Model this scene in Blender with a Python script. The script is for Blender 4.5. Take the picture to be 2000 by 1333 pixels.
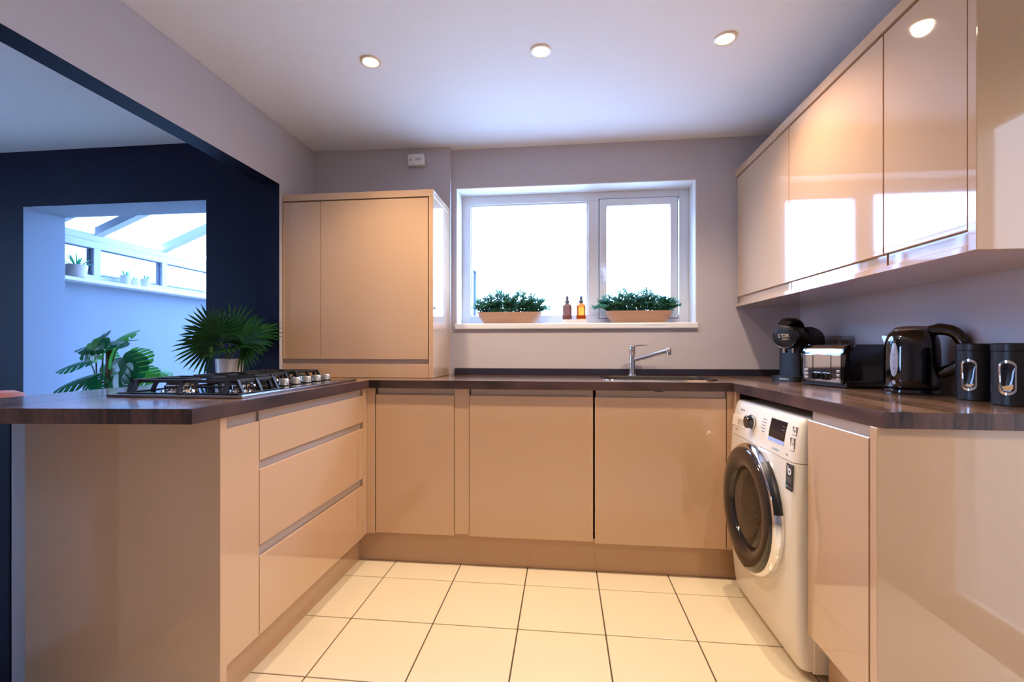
import bpy, bmesh, math, random
from mathutils import Vector, Matrix
random.seed(7)
PI = math.pi
S = bpy.context.scene
C = S.collection
for o in list(bpy.data.objects):
    bpy.data.objects.remove(o)

# ------------------------------------------------------------------ camera
PSI = 0.1101
cam = bpy.data.cameras.new('camera')
cam.sensor_width = 36.0
cam.lens = 910.4 / 2000 * 36
cam.shift_y = 13.34 / 2000
cam.clip_start = 0.02
co = bpy.data.objects.new('camera', cam)
C.objects.link(co)
co.location = (0, 0, 1.079)
co.rotation_euler = (PI / 2, 0, PSI)
S.camera = co

# ------------------------------------------------------------------ sky, exposure
w = bpy.data.worlds.new('sky')
S.world = w
w.use_nodes = True
bg = w.node_tree.nodes['Background']
bg.inputs[0].default_value = (0.34, 0.55, 1.0, 1)
bg.inputs[1].default_value = 28.0
S.view_settings.view_transform = 'Standard'
S.view_settings.look = 'None'
S.view_settings.gamma = 1
S.view_settings.use_curve_mapping = False
S.view_settings.exposure = 0.22
SPOT_W = 50.0          # watts of one ceiling spot
SPOT_COL = (1.0, 0.80, 0.575)


# ------------------------------------------------------------------ materials
def srgb(r, g, b):
    def f(c):
        c /= 255
        return c / 12.92 if c <= 0.04045 else ((c + 0.055) / 1.055) ** 2.4
    return (f(r), f(g), f(b), 1)


def mat(name, col, rough=0.5, metal=0.0, spec=0.5, coat=0.0, var=0.06, scale=6.0, bump=0.0, bscale=60.0, stretch=None,
        rvar=0.0, emis=None, estr=0.0, trans=0.0, ior=1.5, sheen=0.0, leaf=0.0):
    m = bpy.data.materials.new(name)
    m.use_nodes = True
    nt = m.node_tree
    p = nt.nodes['Principled BSDF']
    p.inputs['Roughness'].default_value = rough
    p.inputs['Metallic'].default_value = metal
    p.inputs['Specular IOR Level'].default_value = spec
    p.inputs['Coat Weight'].default_value = coat
    p.inputs['Coat Roughness'].default_value = 0.04
    p.inputs['IOR'].default_value = ior
    p.inputs['Transmission Weight'].default_value = trans
    p.inputs['Sheen Weight'].default_value = sheen
    tc = nt.nodes.new('ShaderNodeTexCoord')
    mp = nt.nodes.new('ShaderNodeMapping')
    nt.links.new(tc.outputs['Object'], mp.inputs['Vector'])
    if stretch:
        mp.inputs['Scale'].default_value = stretch
    nz = nt.nodes.new('ShaderNodeTexNoise')
    nz.inputs['Scale'].default_value = scale
    nz.inputs['Detail'].default_value = 4
    nt.links.new(mp.outputs['Vector'], nz.inputs['Vector'])
    mx = nt.nodes.new('ShaderNodeMix')
    mx.data_type = 'RGBA'
    c = col
    mx.inputs['A'].default_value = (c[0] * (1 - var), c[1] * (1 - var), c[2] * (1 - var), 1)
    mx.inputs['B'].default_value = (min(1, c[0] * (1 + var)), min(1, c[1] * (1 + var)), min(1, c[2] * (1 + var)), 1)
    nt.links.new(nz.outputs['Fac'], mx.inputs['Factor'])
    nt.links.new(mx.outputs['Result'], p.inputs['Base Color'])
    if rvar:
        mr = nt.nodes.new('ShaderNodeMapRange')
        mr.inputs['To Min'].default_value = rough - rvar
        mr.inputs['To Max'].default_value = rough + rvar
        nt.links.new(nz.outputs['Fac'], mr.inputs['Value'])
        nt.links.new(mr.outputs['Result'], p.inputs['Roughness'])
    if bump:
        n2 = nt.nodes.new('ShaderNodeTexNoise')
        n2.inputs['Scale'].default_value = bscale
        nt.links.new(mp.outputs['Vector'], n2.inputs['Vector'])
        b = nt.nodes.new('ShaderNodeBump')
        b.inputs['Strength'].default_value = bump
        b.inputs['Distance'].default_value = 0.002
        nt.links.new(n2.outputs['Fac'], b.inputs['Height'])
        nt.links.new(b.outputs['Normal'], p.inputs['Normal'])
    if leaf:                       # thin leaf: part of the light passes through
        tl = nt.nodes.new('ShaderNodeBsdfTranslucent')
        nt.links.new(mx.outputs['Result'], tl.inputs['Color'])
        ms = nt.nodes.new('ShaderNodeMixShader')
        ms.inputs[0].default_value = leaf
        nt.links.new(p.outputs[0], ms.inputs[1])
        nt.links.new(tl.outputs[0], ms.inputs[2])
        nt.links.new(ms.outputs[0], nt.nodes['Material Output'].inputs[0])
    if emis:
        p.inputs['Emission Color'].default_value = emis
        p.inputs['Emission Strength'].default_value = estr
    return m


def pane_mat(name, tint=(0.96, 0.98, 1.0), gloss=0.04):
    m = bpy.data.materials.new(name)
    m.use_nodes = True
    nt = m.node_tree
    nt.nodes.remove(nt.nodes['Principled BSDF'])
    out = nt.nodes['Material Output']
    t = nt.nodes.new('ShaderNodeBsdfTransparent')
    t.inputs[0].default_value = (*tint, 1)
    g = nt.nodes.new('ShaderNodeBsdfGlossy')
    g.inputs['Roughness'].default_value = 0.02
    lw = nt.nodes.new('ShaderNodeLayerWeight')
    pw = nt.nodes.new('ShaderNodeMath')
    pw.operation = 'POWER'
    pw.inputs[1].default_value = 5
    nt.links.new(lw.outputs['Facing'], pw.inputs[0])
    f = nt.nodes.new('ShaderNodeMath')
    f.operation = 'MULTIPLY_ADD'
    f.inputs[1].default_value = 0.9
    f.inputs[2].default_value = gloss
    nt.links.new(pw.outputs[0], f.inputs[0])
    mx = nt.nodes.new('ShaderNodeMixShader')
    nt.links.new(f.outputs[0], mx.inputs[0])
    nt.links.new(t.outputs[0], mx.inputs[1])
    nt.links.new(g.outputs[0], mx.inputs[2])
    nt.links.new(mx.outputs[0], out.inputs[0])
    return m


def wood_mat(name, dark, light, along, rough=0.2, stave=(0.9, 0.045), coat=0.8, lo=0.40, hi=0.86):
    """laminate worktop: block staves running along axis 'along' (0 = X, 1 = Y)"""
    m = bpy.data.materials.new(name)
    m.use_nodes = True
    nt = m.node_tree
    p = nt.nodes['Principled BSDF']
    p.inputs['Roughness'].default_value = rough
    p.inputs['Coat Weight'].default_value = coat
    p.inputs['Coat Roughness'].default_value = 0.13
    p.inputs['Coat IOR'].default_value = 1.5
    tc = nt.nodes.new('ShaderNodeTexCoord')
    mp = nt.nodes.new('ShaderNodeMapping')
    nt.links.new(tc.outputs['Object'], mp.inputs['Vector'])
    if along == 1:
        mp.inputs['Rotation'].default_value = (0, 0, PI / 2)
    br = nt.nodes.new('ShaderNodeTexBrick')
    br.inputs['Color1'].default_value = (0, 0, 0, 1)
    br.inputs['Color2'].default_value = (1, 1, 1, 1)
    br.inputs['Mortar'].default_value = (0.25, 0.25, 0.25, 1)
    br.inputs['Scale'].default_value = 1.0
    br.inputs['Mortar Size'].default_value = 0.0006
    br.inputs['Brick Width'].default_value = stave[0]
    br.inputs['Row Height'].default_value = stave[1]
    br.offset = 0.37
    nt.links.new(mp.outputs['Vector'], br.inputs['Vector'])
    m2 = nt.nodes.new('ShaderNodeMapping')
    m2.inputs['Scale'].default_value = (2.2, 38, 7)
    nt.links.new(mp.outputs['Vector'], m2.inputs['Vector'])
    nz = nt.nodes.new('ShaderNodeTexNoise')
    nz.inputs['Scale'].default_value = 1.6
    nz.inputs['Detail'].default_value = 6
    nz.inputs['Distortion'].default_value = 0.6
    nt.links.new(m2.outputs['Vector'], nz.inputs['Vector'])
    ad = nt.nodes.new('ShaderNodeMath')
    ad.operation = 'MULTIPLY_ADD'
    ad.inputs[1].default_value = 0.34
    nt.links.new(br.outputs['Color'], ad.inputs[0])
    nt.links.new(nz.outputs['Fac'], ad.inputs[2])
    rp = nt.nodes.new('ShaderNodeValToRGB')
    rp.color_ramp.elements[0].position = lo
    rp.color_ramp.elements[0].color = dark
    rp.color_ramp.elements[1].position = hi
    rp.color_ramp.elements[1].color = light
    nt.links.new(ad.outputs[0], rp.inputs[0])
    nt.links.new(rp.outputs[0], p.inputs['Base Color'])
    return m


M = {}
M['gloss'] = mat('cashmere_gloss', srgb(203, 165, 130), 0.05, coat=0.8, var=0.012, scale=2.0)
M['rail'] = mat('cashmere_rail', srgb(186, 164, 146), 0.3, var=0.02)
M['carcass'] = mat('carcass_board', srgb(176, 152, 130), 0.5, var=0.03)
M['plinth'] = mat('plinth_gloss', srgb(190, 151, 116), 0.1, coat=0.5, var=0.03, scale=3)
M['wall'] = mat('taupe_paint', srgb(196, 188, 191), 0.75, spec=0.25, var=0.02, scale=3, bump=0.06, bscale=120)
M['wall_light'] = mat('pale_grey_paint', srgb(205, 205, 206), 0.8, spec=0.2, var=0.02, scale=3)
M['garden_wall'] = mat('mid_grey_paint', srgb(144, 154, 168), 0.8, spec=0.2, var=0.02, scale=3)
M['ceil'] = mat('white_ceiling_paint', srgb(238, 236, 237), 0.9, spec=0.1, var=0.012, scale=2)
M['navy'] = mat('navy_paint', srgb(10, 19, 42), 0.5, spec=0.22, var=0.04, scale=3, bump=0.05, bscale=120)
M['tile'] = mat('cream_tile', srgb(243, 225, 190), 0.22, var=0.02, scale=5)
M['grout'] = mat('brown_grout', srgb(92, 72, 52), 0.9, var=0.1, scale=40)
M['wood_y'] = wood_mat('worktop_wood_lengthwise', srgb(40, 27, 24), srgb(178, 136, 102), 1)
M['wood_x'] = wood_mat('worktop_wood_crosswise', srgb(32, 22, 20), srgb(136, 100, 80), 0)
M['shaded_edge_y'] = wood_mat('worktop_shaded_edge_lengthwise', srgb(20, 13, 12), srgb(92, 62, 52), 1, 0.4, coat=0.0)
M['shaded_edge_x'] = wood_mat('worktop_shaded_edge_crosswise', srgb(20, 14, 16), srgb(80, 56, 52), 0, 0.4, coat=0.0)
M['upstand'] = mat('dark_upstand', srgb(42, 40, 56), 0.35, var=0.15, scale=4, stretch=(1, 12, 12))
M['upvc_grey'] = mat('pale_grey_upvc', srgb(202, 208, 214), 0.35, var=0.02)  # even pale grey for the garden room frames
M['upvc'] = mat('white_upvc', srgb(230, 233, 240), 0.28, var=0.01)
M['sill'] = mat('white_sill', srgb(234, 233, 236), 0.3, var=0.012)
M['white_paint'] = mat('white_gloss_paint', srgb(236, 234, 230), 0.3, var=0.01)
M['gasket'] = mat('dark_gasket', srgb(96, 108, 128), 0.6)
M['pane'] = pane_mat('window_glass')
M['pane_solar'] = pane_mat('solar_control_glass', (0.43, 0.465, 0.52))
M['pane_obscured'] = pane_mat('tinted_door_glass', (0.50, 0.43, 0.37))
M['chrome'] = mat('chrome', (0.78, 0.78, 0.80, 1), 0.06, 1.0, var=0.01)
M['steel'] = mat('brushed_steel', (0.60, 0.58, 0.56, 1), 0.26, 1.0, var=0.06, scale=30, stretch=(1, 20, 1))
M['knob'] = mat('satin_knob', (0.56, 0.52, 0.47, 1), 0.3, 0.7, var=0.02)
M['black'] = mat('black_plastic', srgb(20, 21, 26), 0.35, var=0.05)
M['black_gloss'] = mat('black_gloss', srgb(7, 8, 12), 0.06, coat=0.5, var=0.05)
M['iron'] = mat('cast_iron', srgb(30, 29, 30), 0.5, var=0.15, scale=60, bump=0.2, bscale=400)
M['satin_black'] = mat('satin_black_metal', srgb(28, 29, 34), 0.33, 0.2, var=0.04)
M['wm_white'] = mat('appliance_white', srgb(240, 227, 206), 0.22, var=0.01)
M['wm_seam'] = mat('appliance_seam', srgb(150, 140, 130), 0.6)
M['wm_dark'] = mat('door_dark_ring', srgb(36, 30, 30), 0.1, coat=0.3, var=0.03)
M['drum'] = mat('drum_steel', (0.30, 0.28, 0.27, 1), 0.35, 0.8, var=0.1, scale=40)
M['lcd'] = mat('display_black', srgb(22, 24, 32), 0.08, var=0.05)
M['print_grey'] = mat('grey_print', srgb(120, 116, 116), 0.6)
M['print_white'] = mat('white_print', srgb(238, 236, 232), 0.5)
M['print_gold'] = mat('gold_print', srgb(226, 196, 150), 0.4)
M['print_teal'] = mat('teal_print', srgb(130, 176, 180), 0.6)
M['print_blue'] = mat('pale_blue_strip', srgb(168, 186, 226), 0.4)
M['pot_white'] = mat('white_ceramic', srgb(236, 232, 226), 0.35, var=0.02)
M['soil'] = mat('dark_soil', srgb(40, 30, 24), 0.95, var=0.3, scale=60)
M['leaf_palm'] = mat('palm_leaf', srgb(30, 80, 26), 0.45, var=0.35, scale=9, spec=0.35)
M['leaf_mon'] = mat('monstera_leaf', srgb(20, 104, 56), 0.25, leaf=0.3, var=0.25, scale=7)
M['leaf_mon2'] = mat('monstera_young_leaf', srgb(76, 160, 62), 0.3, leaf=0.4, var=0.25, scale=7)
M['leaf_box'] = mat('small_leaf', srgb(70, 134, 104), 0.42, leaf=0.25, var=0.4, scale=14)
M['leaf_aloe'] = mat('aloe_leaf', srgb(56, 172, 122), 0.4, leaf=0.3, var=0.25, scale=14)
M['stem'] = mat('green_stem', srgb(70, 96, 52), 0.6, var=0.2)
M['bark'] = mat('moss_pole', srgb(112, 78, 48), 0.95, var=0.4, scale=50, bump=0.5, bscale=200)
M['trough'] = mat('trough_wood', srgb(182, 142, 116), 0.6, var=0.25, scale=5, stretch=(1, 6, 9), bump=0.15, bscale=60)
M['amber'] = mat('amber_glass', srgb(196, 84, 22), 0.08, var=0.03, trans=0.7)
M['amber_dark'] = mat('amber_glass_labelled', srgb(120, 74, 62), 0.2, var=0.05, trans=0.3)
M['pump'] = mat('grey_pump', srgb(92, 98, 112), 0.4)
M['tray'] = mat('pale_tray', srgb(226, 214, 206), 0.5, var=0.04)
M['pink'] = mat('terracotta_velvet', srgb(214, 120, 92), 0.8, var=0.08, scale=20, sheen=0.4)
M['brown_pod'] = mat('brown_pods', srgb(92, 60, 40), 0.6, var=0.3, scale=30)
M['porthole'] = pane_mat('porthole_glass', (0.50, 0.47, 0.45), 0.06)
M['clear'] = pane_mat('clear_box', (0.93, 0.94, 0.95))
M['window_grey'] = mat('frosted_window', srgb(172, 174, 190), 0.25, var=0.02)
M['oats'] = mat('pale_contents', srgb(216, 178, 128), 0.8, var=0.2, scale=90)
M['brick'] = mat('pale_render', srgb(206, 196, 184), 0.9, var=0.06)
M['roof'] = mat('grey_roof_tile', srgb(120, 118, 122), 0.85, var=0.2, scale=4, stretch=(1, 9, 1))
M['ground'] = mat('garden_paving', srgb(184, 180, 172), 0.9, var=0.15)
M['lamp'] = mat('lamp_glow', (1, 0.85, 0.6, 1), 0.5, emis=(1.0, 0.80, 0.52, 1), estr=60)
M['lens_ring'] = mat('lamp_ring', srgb(226, 206, 182), 0.3, 0.2)


# ------------------------------------------------------------------ mesh helpers
def nb():
    return bmesh.new()


def box(bm, x0, x1, y0, y1, z0, z1, bev=0.0, seg=2, mi=0):
    vs = [bm.verts.new(p) for p in ((x0, y0, z0), (x1, y0, z0), (x1, y1, z0), (x0, y1, z0),
                                    (x0, y0, z1), (x1, y0, z1), (x1, y1, z1), (x0, y1, z1))]
    fs = [bm.faces.new([vs[i] for i in q]) for q in
          ((3, 2, 1, 0), (4, 5, 6, 7), (0, 1, 5, 4), (1, 2, 6, 5), (2, 3, 7, 6), (3, 0, 4, 7))]
    for f in fs:
        f.material_index = mi
    if bev > 0:
        es = list({e for f in fs for e in f.edges})
        bmesh.ops.bevel(bm, geom=es, offset=bev, segments=seg, affect='EDGES', profile=0.5)
    return vs


def poly_z(bm, pts, z0, z1, mi=0):
    """vertical prism over a plan polygon (counter-clockwise)"""
    a = [bm.verts.new((x, y, z0)) for x, y in pts]
    b = [bm.verts.new((x, y, z1)) for x, y in pts]
    n = len(pts)
    fs = [bm.faces.new(a[::-1]), bm.faces.new(b)]
    for i in range(n):
        fs.append(bm.faces.new((a[i], a[(i + 1) % n], b[(i + 1) % n], b[i])))
    for f in fs:
        f.material_index = mi
    return fs


def prism(bm, prof, o, u, v, wdir, length, mi=0):
    """extrude a closed profile [(a,b)] lying in the plane o + a*u + b*v along wdir*length"""
    o, u, v, wdir = Vector(o), Vector(u), Vector(v), Vector(wdir)
    a = [bm.verts.new(o + u * p + v * q) for p, q in prof]
    b = [bm.verts.new(o + u * p + v * q + wdir * length) for p, q in prof]
    n = len(prof)
    fs = [bm.faces.new(a), bm.faces.new(b[::-1])]
    for i in range(n):
        fs.append(bm.faces.new((a[(i + 1) % n], a[i], b[i], b[(i + 1) % n])))
    for f in fs:
        f.material_index = mi
    return fs


def lathe(bm, prof, seg=32, o=(0, 0, 0), axis='Z', cap=True, mi=0, sx=1.0, sy=1.0, a0=0.0, a1=None):
    """prof = [(radius, height)]; axis Z, X (height along +X) or Y"""
    o = Vector(o)
    full = a1 is None
    n = seg if full else seg + 1
    rings = []
    for r, hgt in prof:
        ring = []
        for k in range(n):
            t = a0 + (2 * PI if full else (a1 - a0)) * k / seg
            c, s = r * math.cos(t) * sx, r * math.sin(t) * sy
            p = (c, s, hgt) if axis == 'Z' else ((hgt, c, s) if axis == 'X' else (s, hgt, c))
            ring.append(bm.verts.new(o + Vector(p)))
        rings.append(ring)
    for i in range(len(rings) - 1):
        for k in range(seg):
            k2 = (k + 1) % n
            try:
                f = bm.faces.new((rings[i][k], rings[i][k2], rings[i + 1][k2], rings[i + 1][k]))
                f.material_index = mi
            except ValueError:
                pass
    if cap and full:
        for ring, r, rev in ((rings[0], prof[0][0], True), (rings[-1], prof[-1][0], False)):
            if r > 1e-5:
                f = bm.faces.new(ring[::-1] if rev else ring)
                f.material_index = mi
    return rings


def tube(bm, pts, rad, seg=10, cap=True, mi=0, flat=1.0, up=None):
    """sweep a circle (flattened by 'flat' across the frame normal) along points"""
    pts = [Vector(p) for p in pts]
    n = len(pts)
    rads = rad if isinstance(rad, (list, tuple)) else [rad] * n
    rings = []
    nrm = None
    for i in range(n):
        d = (pts[min(i + 1, n - 1)] - pts[max(i - 1, 0)]).normalized()
        if nrm is None:
            ref = Vector(up) if up else (Vector((0, 0, 1)) if abs(d.z) < 0.9 else Vector((1, 0, 0)))
            nrm = (ref - d * ref.dot(d)).normalized()
        else:
            nrm = (nrm - d * nrm.dot(d)).normalized()
        b = d.cross(nrm)
        rings.append([bm.verts.new(pts[i] + (nrm * math.cos(2 * PI * k / seg) * flat + b * math.sin(2 * PI * k / seg)) * rads[i])
                      for k in range(seg)])
    for i in range(n - 1):
        for k in range(seg):
            f = bm.faces.new((rings[i][k], rings[i][(k + 1) % seg], rings[i + 1][(k + 1) % seg], rings[i + 1][k]))
            f.material_index = mi
    if cap:
        bm.faces.new(rings[0][::-1]).material_index = mi
        bm.faces.new(rings[-1]).material_index = mi


def rrect(hw, hh, r, n=5):
    pts = []
    for cx, cy, a in ((hw - r, hh - r, 0), (-hw + r, hh - r, PI / 2), (-hw + r, -hh + r, PI), (hw - r, -hh + r, 1.5 * PI)):
        for k in range(n + 1):
            t = a + PI / 2 * k / n
            pts.append((cx + r * math.cos(t), cy + r * math.sin(t)))
    return pts


def catmull(pts, n=6):
    P = [Vector(p) for p in pts]
    P = [P[0] * 2 - P[1]] + P + [P[-1] * 2 - P[-2]]
    out = []
    for i in range(1, len(P) - 2):
        for k in range(n):
            t = k / n
            a, b, c, d = P[i - 1], P[i], P[i + 1], P[i + 2]
            out.append(0.5 * ((2 * b) + (c - a) * t + (2 * a - 5 * b + 4 * c - d) * t * t + (3 * b - a - 3 * c + d) * t ** 3))
    out.append(P[-2])
    return out


ROOT = {}


def obj(name, bm, m, parent=None, smooth=False, world=True, fix=True):
    if fix:
        bmesh.ops.recalc_face_normals(bm, faces=bm.faces[:])
    me = bpy.data.meshes.new(name)
    if parent is not None and world and parent.name in ROOT:
        bmesh.ops.translate(bm, verts=bm.verts[:], vec=-Vector(ROOT[parent.name]))
    bm.to_mesh(me)
    bm.free()
    for q in (m if isinstance(m, (list, tuple)) else [m]):
        me.materials.append(M[q] if isinstance(q, str) else q)
    if smooth:
        me.shade_smooth()
        me.set_sharp_from_angle(angle=math.radians(38))
    o = bpy.data.objects.new(name, me)
    C.objects.link(o)
    if parent is not None:
        o.parent = parent
        if parent.name in ROOT:
            ROOT[o.name] = ROOT[parent.name]
    return o


def tag(o, label, cat, group=None):
    o['label'] = label
    o['category'] = cat
    if group:
        o['group'] = group
    return o


def thing(name, label, cat, loc, rotz=0.0, group=None):
    o = bpy.data.objects.new(name, None)
    o.empty_display_size = 0.05
    C.objects.link(o)
    o.location = loc
    o.rotation_euler = (0, 0, rotz)
    ROOT[o.name] = tuple(loc)
    return tag(o, label, cat, group)


def struct(name, bm, m, parent=None, smooth=False):
    o = obj(name, bm, m, parent, smooth)
    if parent is None:
        o['kind'] = 'structure'
        ROOT[o.name] = (0, 0, 0)
    return o


def text(name, body, size, m, parent, loc, rot, extrude=0.0004, align='CENTER'):
    cu = bpy.data.curves.new(name, 'FONT')
    cu.body = body
    cu.size = size
    cu.extrude = extrude
    cu.align_x = align
    cu.align_y = 'CENTER'
    t = bpy.data.objects.new(name + '_curve', cu)
    C.objects.link(t)
    dg = bpy.context.evaluated_depsgraph_get()
    me = bpy.data.meshes.new_from_object(t.evaluated_get(dg))
    bpy.data.objects.remove(t)
    me.name = name
    me.materials.clear()
    me.materials.append(M[m])
    me.transform(rot.to_4x4())
    me.transform(Matrix.Translation(loc))
    o = bpy.data.objects.new(name, me)
    C.objects.link(o)
    o.parent = parent
    return o


# ------------------------------------------------------------------ key planes (metres)
CEIL = 2.283
XR = 1.32            # right wall
XL = -1.523          # kitchen face of the beam on the left
XB = -1.615          # dining face of that beam
YW = 2.78            # back wall
YN = 2.51            # navy dining wall
WT, WB = 0.919, 0.879  # worktop top and underside
DT, DB = 0.846, 0.155  # base door top and bottom
YF = 2.24            # back run door face
XLF = -0.98          # left run door face
XRF = 0.78           # right run door face
YBK = -2.2           # wall behind the camera

# ------------------------------------------------------------------ structure
# floor: screed and cream tiles
bm = nb()
box(bm, -5.0, 1.75, YBK - 0.1, YN + 0.5, -0.06, -0.004)
floor = struct('floor', bm, 'grout')
TP = 1 / 3
tme = {}
for i in range(-1, 8):
    for j in range(0, 13):
        x0, x1 = -0.842 + (i - 1) * TP, -0.842 + i * TP
        y1, y0 = 2.112 - (j - 1) * TP, 2.112 - j * TP
        key = 'tile'
        if key not in tme:
            bm = nb()
            g = 0.0025
            h = TP / 2 - g
            box(bm, -h, h, -h, h, -0.012, 0.0, 0.0012, 1)
            t = obj('tile', bm, 'tile', floor)
            tme[key] = t
        else:
            t = tme[key].copy()
            C.objects.link(t)
        t.location = ((x0 + x1) / 2, (y0 + y1) / 2, random.uniform(-0.0004, 0.0))
bm = nb()
box(bm, -5.0, -1.85, YBK, 2.75, -0.006, 0.0)
struct('floor.001', bm, mat('dining_floor_oak', srgb(196, 184, 170), 0.4, var=0.1, scale=4, stretch=(10, 1, 1)))

# ceiling
bm = nb()
box(bm, -5.0, 1.75, YBK - 0.1, YW + 0.27, CEIL, CEIL + 0.12)
struct('ceiling', bm, 'ceil')

# back wall with the window opening, blocks around the hole
WX0, WX1, WZ0, WZ1 = -0.647, 0.757, 1.195, 2.048
bm = nb()
box(bm, XL - 0.09, WX0, YW, YW + 0.27, -0.05, CEIL)
box(bm, WX1, XR + 0.3, YW, YW + 0.27, -0.05, CEIL)
box(bm, WX0, WX1, YW, YW + 0.27, -0.05, WZ0)
box(bm, WX0, WX1, YW, YW + 0.27, WZ1, CEIL)
struct('wall_back', bm, 'wall')
bm = nb()
poly_z(bm, [(XL, 2.705), (-0.676, 2.735), (-0.676, YW - 0.001), (XL, YW - 0.001)], -0.05, CEIL - 0.001)
struct('wall_chase', bm, 'wall')
# right wall and the stepped back part with the door behind the camera
bm = nb()
box(bm, XR, XR + 0.3, 1.18, YW, -0.05, CEIL)
struct('wall_right', bm, 'wall')
bm = nb()
box(bm, 1.65, 1.75, YBK, 0.33, -0.05, CEIL)
box(bm, 1.65, 1.75, 1.10, 1.18, -0.05, CEIL)
box(bm, 1.65, 1.75, 0.33, 1.10, 1.99, CEIL)
struct('wall_right.001', bm, 'wall_light')
bm = nb()
box(bm, -5.0, 1.75, YBK - 0.1, YBK, -0.05, CEIL)
struct('wall_front', bm, 'wall')
# beam over the wide opening, with its pier: kitchen side taupe, soffit and dining side navy
bm = nb()
box(bm, XB, XL, YBK, 2.36, 1.963, CEIL - 0.001)
box(bm, XB, XL, 2.36, YW - 0.001, -0.05, CEIL - 0.001)
o = struct('wall_left', bm, ['navy', 'wall'])
for p in o.data.polygons:
    p.material_index = 1 if p.normal.x > 0.5 else 0
# unseen wall added under the beam's near end to shade the left end panel
bm = nb()
box(bm, XB, XL, YBK, 1.02, -0.05, 1.962)
struct('wall_light_blocker', bm, 'wall')
# navy dining wall with the opening to the garden room
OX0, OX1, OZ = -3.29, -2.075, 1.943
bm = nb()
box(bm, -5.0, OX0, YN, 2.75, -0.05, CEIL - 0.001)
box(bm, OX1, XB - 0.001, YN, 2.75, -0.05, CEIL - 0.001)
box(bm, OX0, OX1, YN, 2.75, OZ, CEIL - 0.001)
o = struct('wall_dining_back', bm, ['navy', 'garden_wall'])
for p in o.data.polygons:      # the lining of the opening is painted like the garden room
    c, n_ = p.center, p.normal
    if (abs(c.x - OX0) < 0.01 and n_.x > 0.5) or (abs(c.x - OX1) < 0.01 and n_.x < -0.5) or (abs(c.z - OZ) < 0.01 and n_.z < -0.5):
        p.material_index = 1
bm = nb()
box(bm, -5.0, -4.9, YBK, 0.45, -0.05, CEIL - 0.001)
box(bm, -5.0, -4.9, 1.15, YN, -0.05, CEIL - 0.001)
box(bm, -5.0, -4.9, 0.45, 1.15, -0.05, 0.4)
box(bm, -5.0, -4.9, 0.45, 1.15, 2.1, CEIL - 0.001)
struct('wall_dining_left', bm, 'wall_light')
# low wall under the breakfast bar: kitchen skin taupe, dining skin navy
bm = nb()
box(bm, -1.682, -1.617, 1.25, 2.355, 0.0, WB - 0.001, 0.004)
box(bm, -1.74, -1.683, 1.25, 2.50, 0.0, WB - 0.001, 0.004)
o = struct('wall_peninsula', bm, ['wall', 'navy'])
for p in o.data.polygons:
    p.material_index = 1 if p.center.x < -1.6826 else 0
bm = nb()
box(bm, -1.640, -1.6135, 1.228, 1.249, 0.0, 0.055, 0.004)
struct('baseboard_peninsula', bm, 'white_paint')


# windows -------------------------------------------------------------------
def frame_rect(bm, x0, x1, z0, z1, wd, y0, y1, bev=0.004):
    box(bm, x0, x0 + wd, y0, y1, z0, z1, bev)
    box(bm, x1 - wd, x1, y0, y1, z0, z1, bev)
    box(bm, x0 + wd - 0.002, x1 - wd + 0.002, y0, y1, z1 - wd, z1, bev)
    box(bm, x0 + wd - 0.002, x1 - wd + 0.002, y0, y1, z0, z0 + wd, bev)


WY = 2.925
win = bpy.data.objects.new('window_1', None)
C.objects.link(win)
win['kind'] = 'structure'
ROOT['window_1'] = (0, 0, 0)
bm = nb()
frame_rect(bm, WX0 + 0.002, WX1 - 0.002, 1.226, WZ1 - 0.002, 0.057, WY, WY + 0.07)
box(bm, 0.15, 0.222, WY - 0.001, WY + 0.069, 1.28, 1.99, 0.004)
obj('frame', bm, 'upvc', win)
bm = nb()
frame_rect(bm, WX0 + 0.047, 0.160, 1.232, 1.998, 0.018, WY + 0.012, WY + 0.05, 0.003)
obj('glazing_bead', bm, 'upvc', win)
bm = nb()
frame_rect(bm, 0.216, 0.692, 1.258, 2.000, 0.0045, WY - 0.0025, WY + 0.01, 0.0)
obj('seal', bm, 'gasket', win)
sash = None
bm = nb()
frame_rect(bm, 0.2205, 0.6875, 1.2625, 1.9955, 0.045, WY - 0.014, WY + 0.05, 0.006)
sash = obj('sash', bm, 'upvc', win)
bm = nb()
box(bm, 0.228, 0.243, WY - 0.03, WY - 0.013, 1.52, 1.60, 0.005)
tube(bm, [(0.236, WY - 0.028, 1.565), (0.237, WY - 0.042, 1.56), (0.243, WY - 0.045, 1.53), (0.246, WY - 0.045, 1.485)],
     [0.008, 0.008, 0.0075, 0.006], 10)
obj('handle', bm, 'upvc', win, True)
bm = nb()
box(bm, -0.592, 0.152, WY + 0.03, WY + 0.036, 1.245, 1.992)
obj('pane', bm, 'pane', win)
bm = nb()
box(bm, 0.262, 0.647, WY + 0.02, WY + 0.026, 1.30, 1.956)
obj('pane', bm, 'pane', win)
bm = nb()
box(bm, WX0 - 0.008, WX1 + 0.008, YW - 0.022, YW - 0.001, 1.191, 1.225, 0.006)
box(bm, WX0 + 0.001, WX1 - 0.001, YW - 0.004, WY + 0.02, 1.196, 1.225, 0.003)
obj('window_sill', bm, 'sill', win)
bm = nb()                     # fine scuff along the front of the sill
box(bm, 0.455, 0.585, YW - 0.0226, YW - 0.0215, 1.2105, 1.2117)
obj('scratch', bm, 'print_grey', win)
# white lining of the reveal
bm = nb()
box(bm, WX0 - 0.001, WX0 + 0.004, YW - 0.0005, WY, 1.226, WZ1)
box(bm, WX1 - 0.004, WX1 + 0.001, YW - 0.0005, WY, 1.226, WZ1)
box(bm, WX0, WX1, YW - 0.0005, WY, WZ1 - 0.004, WZ1 + 0.001)
struct('trim_1', bm, 'white_paint')

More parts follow.
